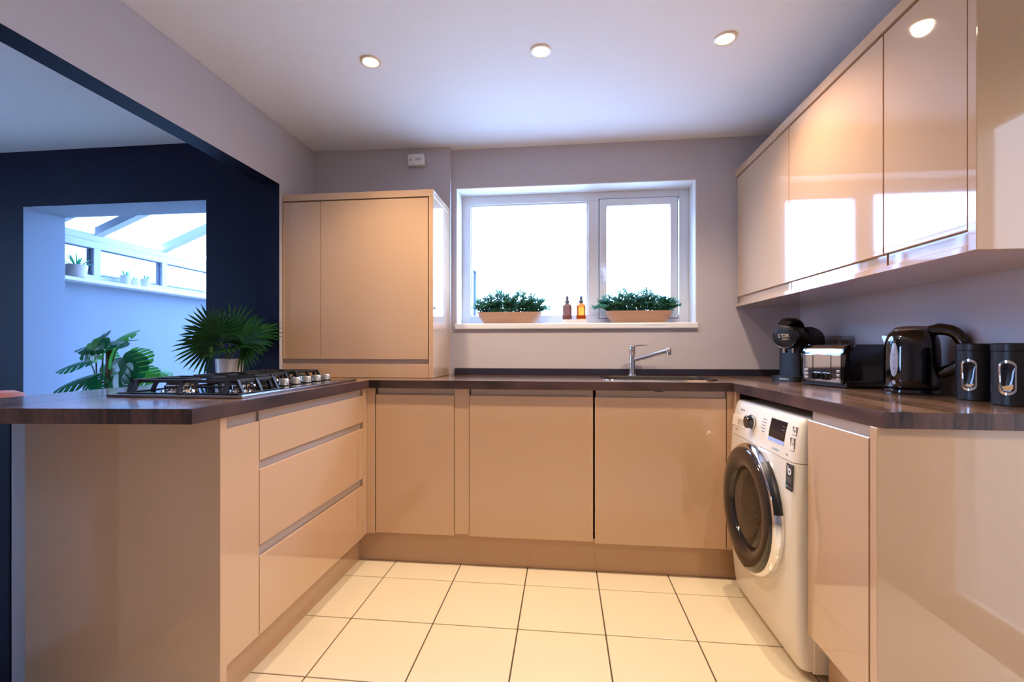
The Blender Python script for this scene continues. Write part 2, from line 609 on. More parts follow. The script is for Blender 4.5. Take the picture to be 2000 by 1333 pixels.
# garden room beyond the opening
GX0, GX1, GY1, GS, GE, RX = -3.45, -0.97, 5.0, 1.545, 1.95, -2.2
bm = nb()
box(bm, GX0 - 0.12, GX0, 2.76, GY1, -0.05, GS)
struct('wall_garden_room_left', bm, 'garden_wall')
bm = nb()
box(bm, GX1, GX1 + 0.1, 3.06, GY1, -0.05, 0.6)
struct('wall_garden_room_right', bm, 'wall_light')
bm = nb()
box(bm, GX0, GX1 + 0.1, GY1, GY1 + 0.1, -0.05, 0.6)
struct('wall_garden_room_end', bm, 'wall_light')
bm = nb()
box(bm, GX0, GX1, 2.5, GY1, -0.06, -0.001)
struct('floor.002', bm, 'tile')


def yframe(name, x, z0, z1, ys, wd, label=None, bottom=0.045):
    """glazed side running along Y with mullions at ys"""
    r = bpy.data.objects.new(name, None)
    C.objects.link(r)
    r['kind'] = 'structure'
    ROOT[r.name] = (0, 0, 0)
    bm = nb()
    box(bm, x - 0.06, x, ys[0], ys[-1], z0, z0 + bottom, 0.004)
    box(bm, x - 0.06, x, ys[0], ys[-1], z1 - 0.055, z1, 0.004)
    obj('frame', bm, 'upvc_grey', r)
    for y in ys:
        bm = nb()
        box(bm, x - 0.062, x + 0.002, y - wd / 2, y + wd / 2, z0 + bottom - 0.002, z1 - 0.053, 0.004)
        obj('mullion', bm, 'upvc_grey', r)
    for a, b in zip(ys[:-1], ys[1:]):
        bm = nb()
        box(bm, x - 0.035, x - 0.029, a + wd / 2 - 0.005, b - wd / 2 + 0.005, z0 + bottom - 0.005, z1 - 0.05)
        pn = obj('pane', bm, 'pane_solar', r)
        bm = nb()
        g = 0.008
        ya, yb, za, zb = a + wd / 2, b - wd / 2, z0 + bottom, z1 - 0.055
        for q in ((ya, ya + g, za, zb), (yb - g, yb, za, zb), (ya, yb, zb - g, zb), (ya, yb, za, za + g)):
            box(bm, x - 0.026, x - 0.016, *q)
        obj('seal', bm, 'gasket', pn)
    return r


w2 = yframe('window_2', GX0, GS + 0.025, 1.87, [2.79, 3.11, 3.70, 4.30, 4.94], 0.055)
bm = nb()
box(bm, GX0 - 0.06, GX0 + 0.11, 2.765, GY1 - 0.01, GS - 0.002, GS + 0.025, 0.006)
obj('window_sill', bm, 'sill', w2)
bm = nb()
prism(bm, [(0, 0), (0.06, 0), (0.06, 0.05), (0.03, 0.085), (0, 0.085)], (GX0 - 0.06, 2.765, 1.87), (1, 0, 0), (0, 0, 1), (0, 1, 0), GY1 - 2.77)
obj('eaves_beam', bm, 'upvc_grey', w2)
yframe('window_3', GX1 + 0.06, 0.6, 1.95, [3.12, 3.75, 4.38, 4.94], 0.06)
w4 = bpy.data.objects.new('window_4', None)
C.objects.link(w4)
w4['kind'] = 'structure'
ROOT['window_4'] = (0, 0, 0)
bm = nb()
frame_rect(bm, GX0, GX1, 0.6, 1.95, 0.06, GY1, GY1 + 0.06)
obj('frame', bm, 'upvc_grey', w4)
for x in (-2.83, -2.2, -1.58):
    bm = nb()
    box(bm, x - 0.03, x + 0.03, GY1, GY1 + 0.06, 0.655, 1.895, 0.004)
    obj('mullion', bm, 'upvc_grey', w4)
bm = nb()
box(bm, GX0 + 0.05, GX1 - 0.05, GY1 + 0.028, GY1 + 0.034, 0.65, 1.9)
obj('pane', bm, 'pane_solar', w4)
# pitched glass roof: ridge, rafters, panes
rf = bpy.data.objects.new('window_5', None)
C.objects.link(rf)
rf['kind'] = 'structure'
ROOT['window_5'] = (0, 0, 0)
SL = 0.40
RZ = 1.945 + SL * (RX - GX0)
bm = nb()
box(bm, RX - 0.04, RX + 0.04, 2.765, GY1 + 0.05, RZ - 0.05, RZ + 0.03, 0.006)
obj('ridge', bm, 'upvc_grey', rf)
for y in (2.80, 3.12, 3.69, 4.28, 4.93):
    for sgn, xe in ((1, GX0), (-1, GX1 + 0.02)):
        L = RX - xe
        bm = nb()
        prism(bm, [(0, -0.035), (L, SL * abs(L) - 0.035), (L, SL * abs(L) + 0.025), (0, 0.025)], (xe, y - 0.03, 1.945), (1, 0, 0), (0, 0, 1),
              (0, 1, 0), 0.06)
        obj('rafter', bm, 'upvc_grey', rf)
for sgn, xe in ((1, GX0), (-1, GX1 + 0.02)):
    L = RX - xe
    bm = nb()
    prism(bm, [(0, 0.026), (L, SL * abs(L) + 0.026), (L, SL * abs(L) + 0.034), (0, 0.034)], (xe, 2.765, 1.945), (1, 0, 0), (0, 0, 1), (0, 1, 0), GY1 - 2.74)
    obj('roof_pane', bm, 'pane_solar', rf)
# openings outside the frame: dining window added to light the dining side, glazed garden door behind the camera, white door


def yglazing(name, x, ya, yb, za, zb, mull, glass='pane'):
    r = bpy.data.objects.new(name, None)
    C.objects.link(r)
    r['kind'] = 'structure'
    ROOT[r.name] = (0, 0, 0)
    bm = nb()
    for q in ((ya, ya + 0.06, za, zb), (yb - 0.06, yb, za, zb), (ya, yb, za, za + 0.06), (ya, yb, zb - 0.06, zb), (mull - 0.04, mull + 0.04, za, zb)):
        box(bm, x - 0.03, x + 0.03, *q, 0.003)
    obj('frame', bm, 'upvc', r)
    for a, b in ((ya + 0.05, mull - 0.03), (mull + 0.03, yb - 0.05)):
        bm = nb()
        box(bm, x - 0.003, x + 0.003, a, b, za + 0.05, zb - 0.05)
        obj('pane', bm, glass, r)


yglazing('added_window', -4.95, 0.45, 1.15, 0.4, 2.1, 0.8)
d1 = bpy.data.objects.new('door_1', None)
C.objects.link(d1)
d1['kind'] = 'structure'
ROOT['door_1'] = (0, 0, 0)
bm = nb()
for q in ((0.335, 0.385, 0.005, 1.985), (1.045, 1.095, 0.005, 1.985), (0.385, 1.045, 0.005, 0.06), (0.385, 1.045, 1.93, 1.985)):
    box(bm, 1.625, 1.665, *q, 0.003)
obj('leaf', bm, 'white_paint', d1)
bm = nb()
box(bm, 1.642, 1.648, 0.38, 1.05, 0.055, 1.935)
obj('pane', bm, 'pane_obscured', d1)
bm = nb()
for q in ((0.255, 0.328, 0.0, 2.055), (1.102, 1.165, 0.0, 2.055), (0.328, 1.102, 1.992, 2.055)):
    box(bm, 1.605, 1.649, *q, 0.006)
obj('door_frame', bm, 'white_paint', d1)
bm = nb()
lathe(bm, [(0.012, 0), (0.012, -0.02), (0.026, -0.03), (0.03, -0.045), (0.02, -0.06), (0.0, -0.062)], 20, (1.625, 0.36, 1.0), 'X')
obj('door_knob', bm, 'chrome', d1, True)
# outside
bm = nb()
box(bm, -40, 40, 3.06, 60, -0.25, -0.1)
box(bm, -40, -5.05, -20, 3.06, -0.25, -0.1)
box(bm, 1.8, 40, -20, 3.06, -0.25, -0.1)
struct('ground', bm, 'ground')
nh = thing('neighbour_house', 'pale rendered house with grey pitched roof beyond the garden room windows', 'house', (-12, 9, -0.1))
bm = nb()
box(bm, -15, -9, 3, 14, -0.1, 1.7)
obj('wall', bm, 'brick', nh)
bm = nb()
prism(bm, [(-15.3, 1.6), (-12, 2.85), (-8.7, 1.6), (-8.7, 1.72), (-12, 3.0), (-15.3, 1.72)], (0, 2.7, 0), (1, 0, 0), (0, 0, 1), (0, 1, 0), 11.6)
obj('roof', bm, 'roof', nh)

# ------------------------------------------------------------------ fitted kitchen


def door_profile(hgt, th=0.02, flip=False):
    """side section of a J-pull door: depth (0 = face) by height; scooped lip on top"""
    r = 0.0018
    p = [(r, 0), (0, r), (0, hgt - r), (r, hgt), (0.0045, hgt), (0.0055, hgt - 0.004), (0.0062, hgt - 0.022), (0.009, hgt - 0.03), (0.014, hgt - 0.034),
         (th, hgt - 0.035), (th, 0)]
    if flip:
        p = [(d, hgt - z) for d, z in p][::-1]
    return p


def front(name, parent, face, a0, a1, z0, z1, m='gloss', flip=False, jpull=True):
    """face: ('Y', y) looking to -Y, ('X+', x) looking to +X, ('X-', x) looking to -X"""
    bm = nb()
    prof = door_profile(z1 - z0, flip=flip)
    if not jpull:
        prof = [(0.0018, 0), (0, 0.0018), (0, z1 - z0 - 0.0018), (0.0018, z1 - z0), (0.02, z1 - z0), (0.02, 0)]
    ax, v = face
    if ax == 'Y':
        prism(bm, prof, (a0, v, z0), (0, 1, 0), (0, 0, 1), (1, 0, 0), a1 - a0)
    elif ax == 'X+':
        prism(bm, prof, (v, a0, z0), (-1, 0, 0), (0, 0, 1), (0, 1, 0), a1 - a0)
    else:
        prism(bm, prof, (v, a0, z0), (1, 0, 0), (0, 0, 1), (0, 1, 0), a1 - a0)
    return obj(name, bm, m, parent)


# left run: drawers, pull-out, end panel, corner post
t = thing('drawer_cabinet', 'wide cashmere gloss cabinet of three deep drawers under the gas hob', 'cabinet', (-1.25, 1.80, 0.15))
bm = nb()
box(bm, -1.55, XLF - 0.021, 1.412, 2.195, 0.155, WB - 0.002)
obj('carcass', bm, 'carcass', t)
bm = nb()
box(bm, XLF - 0.0215, XLF - 0.012, 1.426, 2.192, DT - 0.06, WB - 0.003)
obj('top_rail', bm, 'rail', t)
for z0, z1 in ((0.713, 0.844), (0.437, 0.684), (0.146, 0.402)):
    d = front('drawer', t, ('X+', XLF), 1.4135, 2.197, z0, z1)
for z in (0.684, 0.402):
    bm = nb()
    box(bm, XLF - 0.0215, XLF - 0.013, 1.415, 2.195, z - 0.04, z + 0.035)
    obj('rail', bm, 'rail', t)
t = thing('pull_out_cabinet', 'narrow cashmere gloss pull-out cabinet between end panel and drawers', 'cabinet', (-1.25, 1.335, 0.15))
bm = nb()
box(bm, -1.55, XLF - 0.021, 1.264, 1.410, 0.155, WB - 0.002)
obj('carcass', bm, 'carcass', t)
bm = nb()
box(bm, XLF - 0.0215, XLF - 0.012, 1.264, 1.4105, DT - 0.06, WB - 0.003)
obj('top_rail', bm, 'rail', t)
front('door', t, ('X+', XLF), 1.2625, 1.4095, 0.146, 0.842)
bm = nb()
box(bm, -1.612, -0.976, 1.2335, 1.2600, 0.0, WB - 0.001, 0.0016)
tag(obj('end_panel', bm, 'gloss'), 'large glossy taupe end panel closing the hob peninsula on the left', 'panel')
bm = nb()
box(bm, XLF - 0.019, XLF + 0.001, 2.201, YF + 0.02, 0.15, WB - 0.001, 0.0016)
box(bm, XLF + 0.0012, -0.937, YF, YF + 0.02, 0.15, WB - 0.001, 0.0016)
tag(obj('corner_post', bm, 'gloss'), 'narrow glossy corner post between the drawers and the left back cabinet', 'post')
bm = nb()
box(bm, -1.050, -1.032, 1.262, 2.2775, 0.001, 0.150, 0.001)
tag(obj('plinth', bm, 'plinth'), 'long beige plinth along the floor below the drawers', 'plinth')
bm = nb()
box(bm, -1.050, 0.83, 2.279, 2.297, 0.001, 0.158, 0.001)
tag(obj('plinth', bm, 'plinth'), 'long beige plinth along the floor below the sink wall doors', 'plinth')


def base_cab(x0, x1, z0, z1, name, label):
    t = thing(name, label, 'cabinet', ((x0 + x1) / 2, 2.5, 0.155))
    bm = nb()
    box(bm, x0 + 0.002, x1 - 0.002, YF + 0.022, 2.74, 0.16, 0.74)
    obj('carcass', bm, 'carcass', t)
    bm = nb()
    box(bm, x0 + 0.006, x1 - 0.001, YF + 0.013, YF + 0.0225, z1 - 0.06, WB - 0.002)
    obj('top_rail', bm, 'rail', t)
    front('door', t, ('Y', YF), x0 + 0.0015, x1 - 0.0015, z0, z1)
    return t


base_cab(-0.933, -0.532, 0.157, 0.847, 'base_cabinet', 'narrower cashmere gloss base cabinet left of the sink wall, next to the corner post')
base_cab(-0.458, 0.1405, 0.157, 0.846, 'base_cabinet', 'wide cashmere gloss base cabinet in the middle of the sink wall')
t = base_cab(0.1465, 0.7445, 0.150, 0.845, 'base_cabinet', 'wide cashmere gloss base cabinet below the sink, next to the washing machine')
bm = nb()
box(bm, 0.425, 0.462, YF - 0.004, YF + 0.014, WB - 0.006, WB - 0.0005, 0.001)
obj('latch', bm, 'black', t)
bm = nb()
box(bm, -0.5315, -0.4585, YF + 0.0035, YF + 0.0225, 0.165, WB - 0.001, 0.0012)
tag(obj('filler_strip', bm, 'gloss'), 'recessed vertical filler strip between the two left base cabinet doors', 'panel')
bm = nb()
box(bm, 0.7475, 0.775, YF, YF + 0.02, 0.15, WB - 0.001, 0.0014)
box(bm, 0.7752, 0.795, 2.212, YF + 0.02, 0.15, WB - 0.001, 0.0014)
tag(obj('corner_post', bm, 'gloss'), 'slim glossy corner post between sink cabinet and washing machine', 'post')

# right run
t = thing('base_cabinet', 'slim cashmere gloss base cabinet right of the washing machine', 'cabinet', (1.05, 1.44, 0.15))
bm = nb()
box(bm, XRF + 0.022, 1.30, 1.295, 1.590, 0.16, WB - 0.002)
obj('carcass', bm, 'carcass', t)
bm = nb()
box(bm, XRF + 0.012, XRF + 0.0225, 1.294, 1.586, DT - 0.06, WB - 0.003)
obj('top_rail', bm, 'rail', t)
front('door', t, ('X-', XRF), 1.2935, 1.5925, 0.160, 0.848)
bm = nb()
box(bm, XRF + 0.002, XR - 0.002, 1.264, 1.2915, 0.0, WB - 0.001, 0.0016)
tag(obj('end_panel', bm, 'gloss'), 'large glossy end panel closing the right run at the frame edge', 'panel')
bm = nb()
box(bm, 0.838, 0.856, 1.293, 1.585, 0.001, 0.155, 0.001)
tag(obj('plinth', bm, 'plinth'), 'short beige plinth on the floor below the slim right cabinet', 'plinth')

# worktops
bm = nb()
poly_z(bm, [(-0.962, 1.115), (-0.962, 2.2195), (-0.962, 2.775), (-1.520, 2.775), (-1.520, 2.357), (-1.618, 2.357), (-1.618, 2.505),
            (-1.785, 2.505), (-1.785, 1.045)][::-1], WB, WT)
bmesh.ops.bevel(bm, geom=[e for e in bm.edges if abs(e.verts[0].co.z - WT) < 1e-6 and abs(e.verts[1].co.z - WT) < 1e-6], offset=0.003, segments=2, affect='EDGES')
tag(obj('worktop', bm, 'wood_y'), 'dark wood worktop of the left peninsula carrying the gas hob', 'worktop')
SX0, SX1, SY0, SY1 = 0.205, 0.742, 2.325, 2.650
bm = nb()
x0, x1, y0, y1 = -0.9605, 0.7630, 2.220, 2.775
for q in ((x0, SX0, y0, y1), (SX1, x1, y0, y1), (SX0, SX1, y0, SY0), (SX0, SX1, SY1, y1)):
    box(bm, *q, WB, WT)
bmesh.ops.remove_doubles(bm, verts=bm.verts[:], dist=1e-5)
dele = [f for f in bm.faces if any(g is not f and (g.calc_center_median() - f.calc_center_median()).length < 1e-4 for e in f.edges for g in e.link_faces)]
bmesh.ops.delete(bm, geom=dele, context='FACES')
wb_ = obj('worktop', bm, 'wood_x')
tag(wb_, 'dark wood worktop under the window with the inset sink', 'worktop')
bm = nb()
poly_z(bm, [(0.7645, 2.220), (0.788, 1.250), (XR - 0.001, 1.246), (XR - 0.001, 2.775), (0.7645, 2.775)], WB, WT)
bmesh.ops.bevel(bm, geom=[e for e in bm.edges if abs(e.verts[0].co.z - WT) < 1e-6 and abs(e.verts[1].co.z - WT) < 1e-6], offset=0.003, segments=2, affect='EDGES')
tag(obj('worktop', bm, 'wood_y'), 'brown wood worktop on the right carrying toaster, kettle and canisters', 'worktop')
bm = nb()
box(bm, -0.9625, -0.9595, 2.2185, 2.2215, WB + 0.001, WT + 0.0004)
tag(obj('joint_strip', bm, 'chrome'), 'thin metal strip at the inner left worktop corner joint', 'strip')
bm = nb()
box(bm, -0.655, XR - 0.002, YW - 0.019, YW - 0.001, WT + 0.0003, 0.957, 0.002)
tag(obj('upstand', bm, 'upstand'), 'low dark upstand along the wall behind the sink', 'upstand')

for o in [q for q in C.objects if q.name.startswith('worktop')]:      # side faces take a darker copy of the wood, painting in their shade
    o.data.materials.append(M['shaded_edge_x'] if o.data.materials[0] is M['wood_x'] else M['shaded_edge_y'])
    for p in o.data.polygons:
        if abs(p.normal.z) < 0.3:
            p.material_index = 1

# boiler cupboard on the worktop
BY = 2.385
t = thing('wall_cupboard', 'tall matte beige boiler cupboard standing on the worktop left of the window', 'cabinet', (-1.1, 2.5, WT))
bm = nb()
box(bm, XL + 0.004, -0.712, BY + 0.024, 2.70, 0.93, 1.872)
obj('carcass', bm, 'carcass', t)
front('door', t, ('Y', BY), XL + 0.004, -1.3035, 1.018, 1.870, flip=True)
front('door', t, ('Y', BY), -1.3005, -0.7075, 1.018, 1.870, flip=True)
bm = nb()
box(bm, XL + 0.004, -0.709, BY + 0.014, BY + 0.024, 0.99, 1.06)
obj('recess_rail', bm, 'rail', t)
bm = nb()
box(bm, XL + 0.003, -0.704, BY - 0.001, BY + 0.02, WT + 0.001, 0.993, 0.0014)
obj('base_rail', bm, 'gloss', t)
bm = nb()
box(bm, XL + 0.003, -0.6785, BY - 0.002, YW - 0.022, 1.876, 1.912, 0.0014)
obj('cornice', bm, 'gloss', t)
bm = nb()
box(bm, -0.703, -0.679, BY - 0.001, YW - 0.021, WT + 0.001, 1.8755, 0.0014)
obj('side_panel', bm, 'gloss', t)

# wall cabinets on the right
UX = 0.975
UB, UT = 1.312, 2.085
for y0, y1, nm in ((2.1485, 2.757, 'cashmere gloss wall cabinet nearest the window wall'), (1.5455, 2.1485, 'cashmere gloss wall cabinet in the middle of the right wall'),
                   (1.245, 1.5455, 'slim cashmere gloss wall cabinet nearest the camera')):
    t = thing('wall_cabinet', nm, 'cabinet', (1.15, (y0 + y1) / 2, UB))
    bm = nb()
    box(bm, UX + 0.022, XR - 0.003, y0 + 0.001, y1 - 0.001, UB + 0.014, 2.045)
    obj('carcass', bm, 'carcass', t)
    front('door', t, ('X-', UX), y0 + 0.0034, y1 - 0.0034, 1.366, 2.040, flip=True)
    bm = nb()
    box(bm, UX + 0.011, UX + 0.0222, y0 + 0.003, y1 - 0.007, 1.331, 1.43)
    obj('recess_rail', bm, 'gloss', t)
bm = nb()
box(bm, UX - 0.004, XR - 0.003, 1.2195, YW - 0.003, 2.0465, UT, 0.0016)
tag(obj('cornice', bm, 'gloss'), 'glossy cornice board along the top of the right wall cabinets', 'trim')
bm = nb()
prism(bm, [(UX - 0.001, UB + 0.001), (UX, UB), (XR - 0.003, UB), (XR - 0.003, UB + 0.013), (UX + 0.018, UB + 0.013), (UX + 0.018, 1.3285), (UX, 1.3285),
           (UX - 0.001, 1.3275)], (0, 1.2455, 0), (1, 0, 0), (0, 0, 1), (0, 1, 0), YW - 0.003 - 1.2455)
tag(obj('pelmet', bm, 'gloss'), 'glossy pelmet and underside board below the right wall cabinets', 'trim')
bm = nb()
box(bm, UX - 0.0015, XR - 0.003, 1.2195, 1.2445, UB, 2.0455, 0.0016)
tag(obj('end_panel', bm, 'gloss'), 'glossy side panel closing the wall cabinets nearest the camera', 'panel')

# ------------------------------------------------------------------ washing machine
t = thing('washing_machine', 'white front loading washing machine with dark round door under the worktop', 'washing machine', (1.03, 1.90, 0))
bm = nb()
box(bm, 0.80, 1.30, 1.601, 2.199, 0.022, 0.846, 0.006)
obj('body', bm, 'wm_white', t)
YA, YB_ = 1.603, 2.197


def panel_loop(prof):
    """front panel: vertical section swept with rounded side edges"""
    bm = nb()
    cols = [(YA, 0.028), (YA + 0.003, 0.014), (YA + 0.012, 0.005), (YA + 0.028, 0.0), (YB_ - 0.028, 0.0), (YB_ - 0.012, 0.005), (YB_ - 0.003, 0.014), (YB_, 0.028)]
    grid = [[bm.verts.new((x + d, y, z)) for x, z in prof] for y, d in cols]
    for a, b in zip(grid[:-1], grid[1:]):
        for k in range(len(prof) - 1):
            bm.faces.new((a[k], a[k + 1], b[k + 1], b[k]))
    back = [[bm.verts.new((0.812, y, z)) for x, z in prof] for y in (YA, YB_)]
    for g, bk in ((grid[0], back[0]), (grid[-1], back[1])):
        for k in range(len(prof) - 1):
            bm.faces.new((g[k], g[k + 1], bk[k + 1], bk[k]))
    for k in (0, -1):
        bm.faces.new([g[k] for g in grid] + [back[1][k], back[0][k]])
    return bm


low = [(0.766, 0.030), (0.757, 0.09), (0.749, 0.17), (0.743, 0.28), (0.740, 0.40), (0.740, 0.52), (0.742, 0.62), (0.7455, 0.700)]
top = [(0.7458, 0.7025), (0.749, 0.735), (0.756, 0.785), (0.765, 0.825), (0.772, 0.842), (0.782, 0.8475)]
obj('front_panel', panel_loop(low), 'wm_white', t, True)
cp = obj('control_panel', panel_loop(top), 'wm_white', t, True)
for y in (1.66, 2.14):
    for x in (0.83, 1.24):
        bm = nb()
        lathe(bm, [(0.022, 0.001), (0.022, 0.012), (0.014, 0.016), (0.014, 0.024)], 14, (x, y, 0))
        obj('foot', bm, 'black', t)
# door: axis along X, profile radius by x
DC = (0, 1.905, 0.458)
bm = nb()
lathe(bm, [(0.246, 0.748), (0.249, 0.733), (0.247, 0.718), (0.240, 0.708), (0.232, 0.705), (0.232, 0.716), (0.232, 0.738)], 72, DC, 'X', False)
obj('chrome_ring', bm, 'chrome', t, True)
bm = nb()
lathe(bm, [(0.233, 0.738), (0.233, 0.704), (0.229, 0.697), (0.216, 0.692), (0.190, 0.691), (0.168, 0.695), (0.154, 0.704), (0.149, 0.716), (0.149, 0.736)], 72, DC, 'X', False)
dr = obj('door', bm, 'wm_dark', t, True)
bm = nb()
lathe(bm, [(0.1495, 0.716), (0.140, 0.708), (0.105, 0.702), (0.05, 0.6995), (0.0, 0.699)], 48, DC, 'X', False)
obj('door_glass', bm, M['porthole'], dr, True)
bm = nb()
lathe(bm, [(0.1488, 0.7365), (0.138, 0.7375), (0.0, 0.7385)], 48, DC, 'X', False)
lathe(bm, [(0.1486, 0.712), (0.1470, 0.724), (0.136, 0.730), (0.128, 0.7372)], 48, DC, 'X', False)
drum = obj('drum', bm, 'drum', dr, True)
bm = nb()
for rr in (0.025, 0.045, 0.065, 0.085, 0.105):
    for k in range(int(rr * 300)):
        an = 2 * PI * k / int(rr * 300)
        lathe(bm, [(0.0028, 0.7382), (0.0028, 0.7362), (0.0, 0.7362)], 6, (0, DC[1] + rr * math.cos(an), DC[2] + rr * math.sin(an)), 'X', False)
hl = obj('drum_holes', bm, 'black', drum)
hl['kind'] = 'stuff'
bm = nb()
lathe(bm, [(0.1270, 0.7290), (0.1290, 0.7270), (0.1262, 0.7280)], 48, DC, 'X', False)
obj('seal_ring', bm, 'steel', dr, True)
bm = nb()                                        # handle recess on the hinge-free side
lathe(bm, [(0.2492, 0.7365), (0.2506, 0.733), (0.2485, 0.717), (0.2420, 0.7085)], 24, DC, 'X', False, a0=PI * 0.68, a1=PI * 0.93)
obj('door_handle', bm, 'black', dr, True)
bm = nb()
rx = [(0.028, 0.0), (0.028, -0.006), (0.0255, -0.008), (0.0255, -0.024), (0.023, -0.027), (0.0, -0.027)]
lathe(bm, rx, 28, (0.7525, 1.962, 0.782), 'X')
kb = obj('program_knob', bm, 'wm_dark', t, True)
bm = nb()
lathe(bm, [(0.0285, -0.001), (0.0295, -0.004), (0.0285, -0.007)], 28, (0.7525, 1.962, 0.782), 'X', False)
obj('knob_ring', bm, 'chrome', kb, True)
TILT = math.atan2(0.756 - 0.749, 0.785 - 0.735)


def onpanel(y, z):
    """point on the control panel face"""
    pts = top if z > 0.7015 else low
    for (xa, za), (xb, zb) in zip(pts[:-1], pts[1:]):
        if za <= z <= zb:
            return xa + (xb - xa) * (z - za) / (zb - za)
    return pts[0][0]


def patch(name, parent, ya, yb, za, zb, m, th=0.0012):
    bm = nb()
    zs = sorted({za, zb} | {z for _, z in top + low if za + 1e-4 < z < zb - 1e-4})
    F_, B_ = [], []
    for z in zs:
        x = onpanel(0, z)
        F_.append([bm.verts.new((x - th, y, z)) for y in (ya, yb)])
        B_.append([bm.verts.new((x + 0.002, y, z)) for y in (ya, yb)])
    for i in range(len(zs) - 1):
        bm.faces.new((F_[i][0], F_[i][1], F_[i + 1][1], F_[i + 1][0]))
        bm.faces.new((B_[i][1], B_[i][0], B_[i + 1][0], B_[i + 1][1]))
        for k in (0, 1):
            bm.faces.new((F_[i][k], F_[i + 1][k], B_[i + 1][k], B_[i][k]))
    for i in (0, -1):
        bm.faces.new((F_[i][0], F_[i][1], B_[i][1], B_[i][0]))
    return obj(name, bm, m, parent)


disp = patch('display', t, 1.690, 1.812, 0.756, 0.822, 'lcd')
patch('button_strip', t, 1.690, 1.812, 0.742, 0.7545, 'print_blue')
for q in ((1.698, 1.716, 0.804, 0.806), (1.698, 1.722, 0.792, 0.794), (1.699, 1.715, 0.764, 0.782)):
    patch('display_mark', disp, *q, 'print_grey' if q[3] - q[2] < 0.01 else 'wm_dark', 0.0016)
dw = patch('detergent_drawer', t, 2.035, 2.175, 0.742, 0.786, 'wm_white', 0.0022)
patch('drawer_pull', dw, 2.042, 2.115, 0.750, 0.775, mat('drawer_recess', srgb(196, 180, 150), 0.4), 0.0026)
R_WM = Matrix.Rotation(-PI / 2, 3, 'Z') @ Matrix.Rotation(PI / 2, 3, 'X')


def wmtext(name, body, size, m, y, z, parent=t):
    x = onpanel(y, z) - 0.0016
    return text(name, body, size, m, parent, Vector((x, y, z)) - Vector(ROOT['washing_machine']), R_WM, 0.0002)


wmtext('brand_lettering', 'SAMSUNG', 0.011, 'print_grey', 2.085, 0.814)
wmtext('lettering', 'ecobubble', 0.013, 'print_teal', 1.745, 0.7200)
wmtext('lettering', '9 kg', 0.009, 'print_grey', 1.660, 0.7200)
wmtext('lettering', 'ecobubble', 0.007, 'print_grey', 2.12, 0.728)
for k in range(7):
    zz = 0.808 - k * 0.0115
    patch('program_mark', t, 1.848, 1.878 + 0.006 * (k % 2), zz - 0.0016, zz + 0.0016, 'print_grey' if k < 5 else 'print_gold', 0.0006)
for za, zb in ((0.790, 0.817), (0.738, 0.780)):
    bm = nb()
    yc, hw = 1.634, 0.012
    for a, b, c, d in ((yc - hw, yc + hw, zb - 0.0012, zb), (yc - hw, yc + hw, za, za + 0.0012), (yc - hw, yc - hw + 0.0012, za, zb), (yc + hw - 0.0012, yc + hw, za, zb)):
        xa = onpanel(0, (c + d) / 2)
        box(bm, xa - 0.0012, xa + 0.003, a, b, c, d)
    obj('button', bm, 'print_grey', t)
patch('button_mark', t, 1.630, 1.638, 0.799, 0.807, 'print_grey', 0.0008)
patch('button_mark', t, 1.631, 1.637, 0.757, 0.762, 'print_grey', 0.0008)
st = patch('energy_sticker', t, 1.6135, 1.6565, 0.6080, 0.6940, mat('sticker_black', srgb(54, 48, 46), 0.5), 0.0012)
bm = nb()
x = onpanel(0, 0.6680) - 0.0016
lathe(bm, [(0.0115, -0.0004), (0.0115, 0.0004)], 24, (x, 1.6340, 0.6690), 'X')
box(bm, x - 0.0004, x + 0.0004, 1.6415, 1.6460, 0.6690, 0.6880)
obj('emblem', bm, 'print_white', st)
bm = nb()
lathe(bm, [(0.0042, -0.0003), (0.0042, 0.0003)], 16, (x - 0.0005, 1.6330, 0.6690), 'X')
obj('emblem_dot', bm, 'lcd', st)
for k, (a, b) in enumerate(((1.6215, 1.6485), (1.6205, 1.6505), (1.6245, 1.6465))):
    patch('sticker_line', st, a, b, 0.6460 - k * 0.006, 0.6485 - k * 0.006, 'print_grey', 0.0016)
patch('sticker_line', st, 1.6185, 1.6395, 0.6160, 0.6185, 'print_grey', 0.0016)
patch('sticker_mark', st, 1.6435, 1.6505, 0.6150, 0.6220, 'print_teal', 0.0016)

# ------------------------------------------------------------------ sink and tap
t = thing('sink', 'inset steel sink bowl in the dark worktop under the window', 'sink', (0.47, 2.49, WT))
cx, cy = (SX0 + SX1) / 2, (SY0 + SY1) / 2
hx, hy = (SX1 - SX0) / 2, (SY1 - SY0) / 2
bm = nb()
loops = []
for gx, z in ((0.008, WT + 0.0005), (0.006, WT + 0.004), (-0.004, WT + 0.004), (-0.008, WT - 0.004), (-0.014, WT - 0.09), (-0.03, WT - 0.125), (-0.06, WT - 0.132)):
    rr = max(0.03, 0.07 + gx)
    loops.append([bm.verts.new((cx + px, cy + py, z)) for px, py in rrect(hx + gx, hy + gx, rr, 6)])
for i, (a, b) in enumerate(zip(loops[:-1], loops[1:])):
    n = len(a)
    for k in range(n):
        bm.faces.new((a[k], a[(k + 1) % n], b[(k + 1) % n], b[k])).material_index = 1 if i < 2 else 0
bm.faces.new(loops[-1])
bowl = obj('bowl', bm, [mat('dark_sink_steel', (0.055, 0.047, 0.045, 1), 0.3, 0.5, var=0.05), 'chrome'], t, True)
bm = nb()
lathe(bm, [(0.04, WT - 0.131), (0.04, WT - 0.128), (0.03, WT - 0.1275), (0.0, WT - 0.1275)], 24, (cx, cy, 0))
obj('drain', bm, 'chrome', t, True)
t = thing('mixer_tap', 'chrome single lever mixer tap behind the sink', 'tap', (0.385, 2.690, WT))
bm = nb()
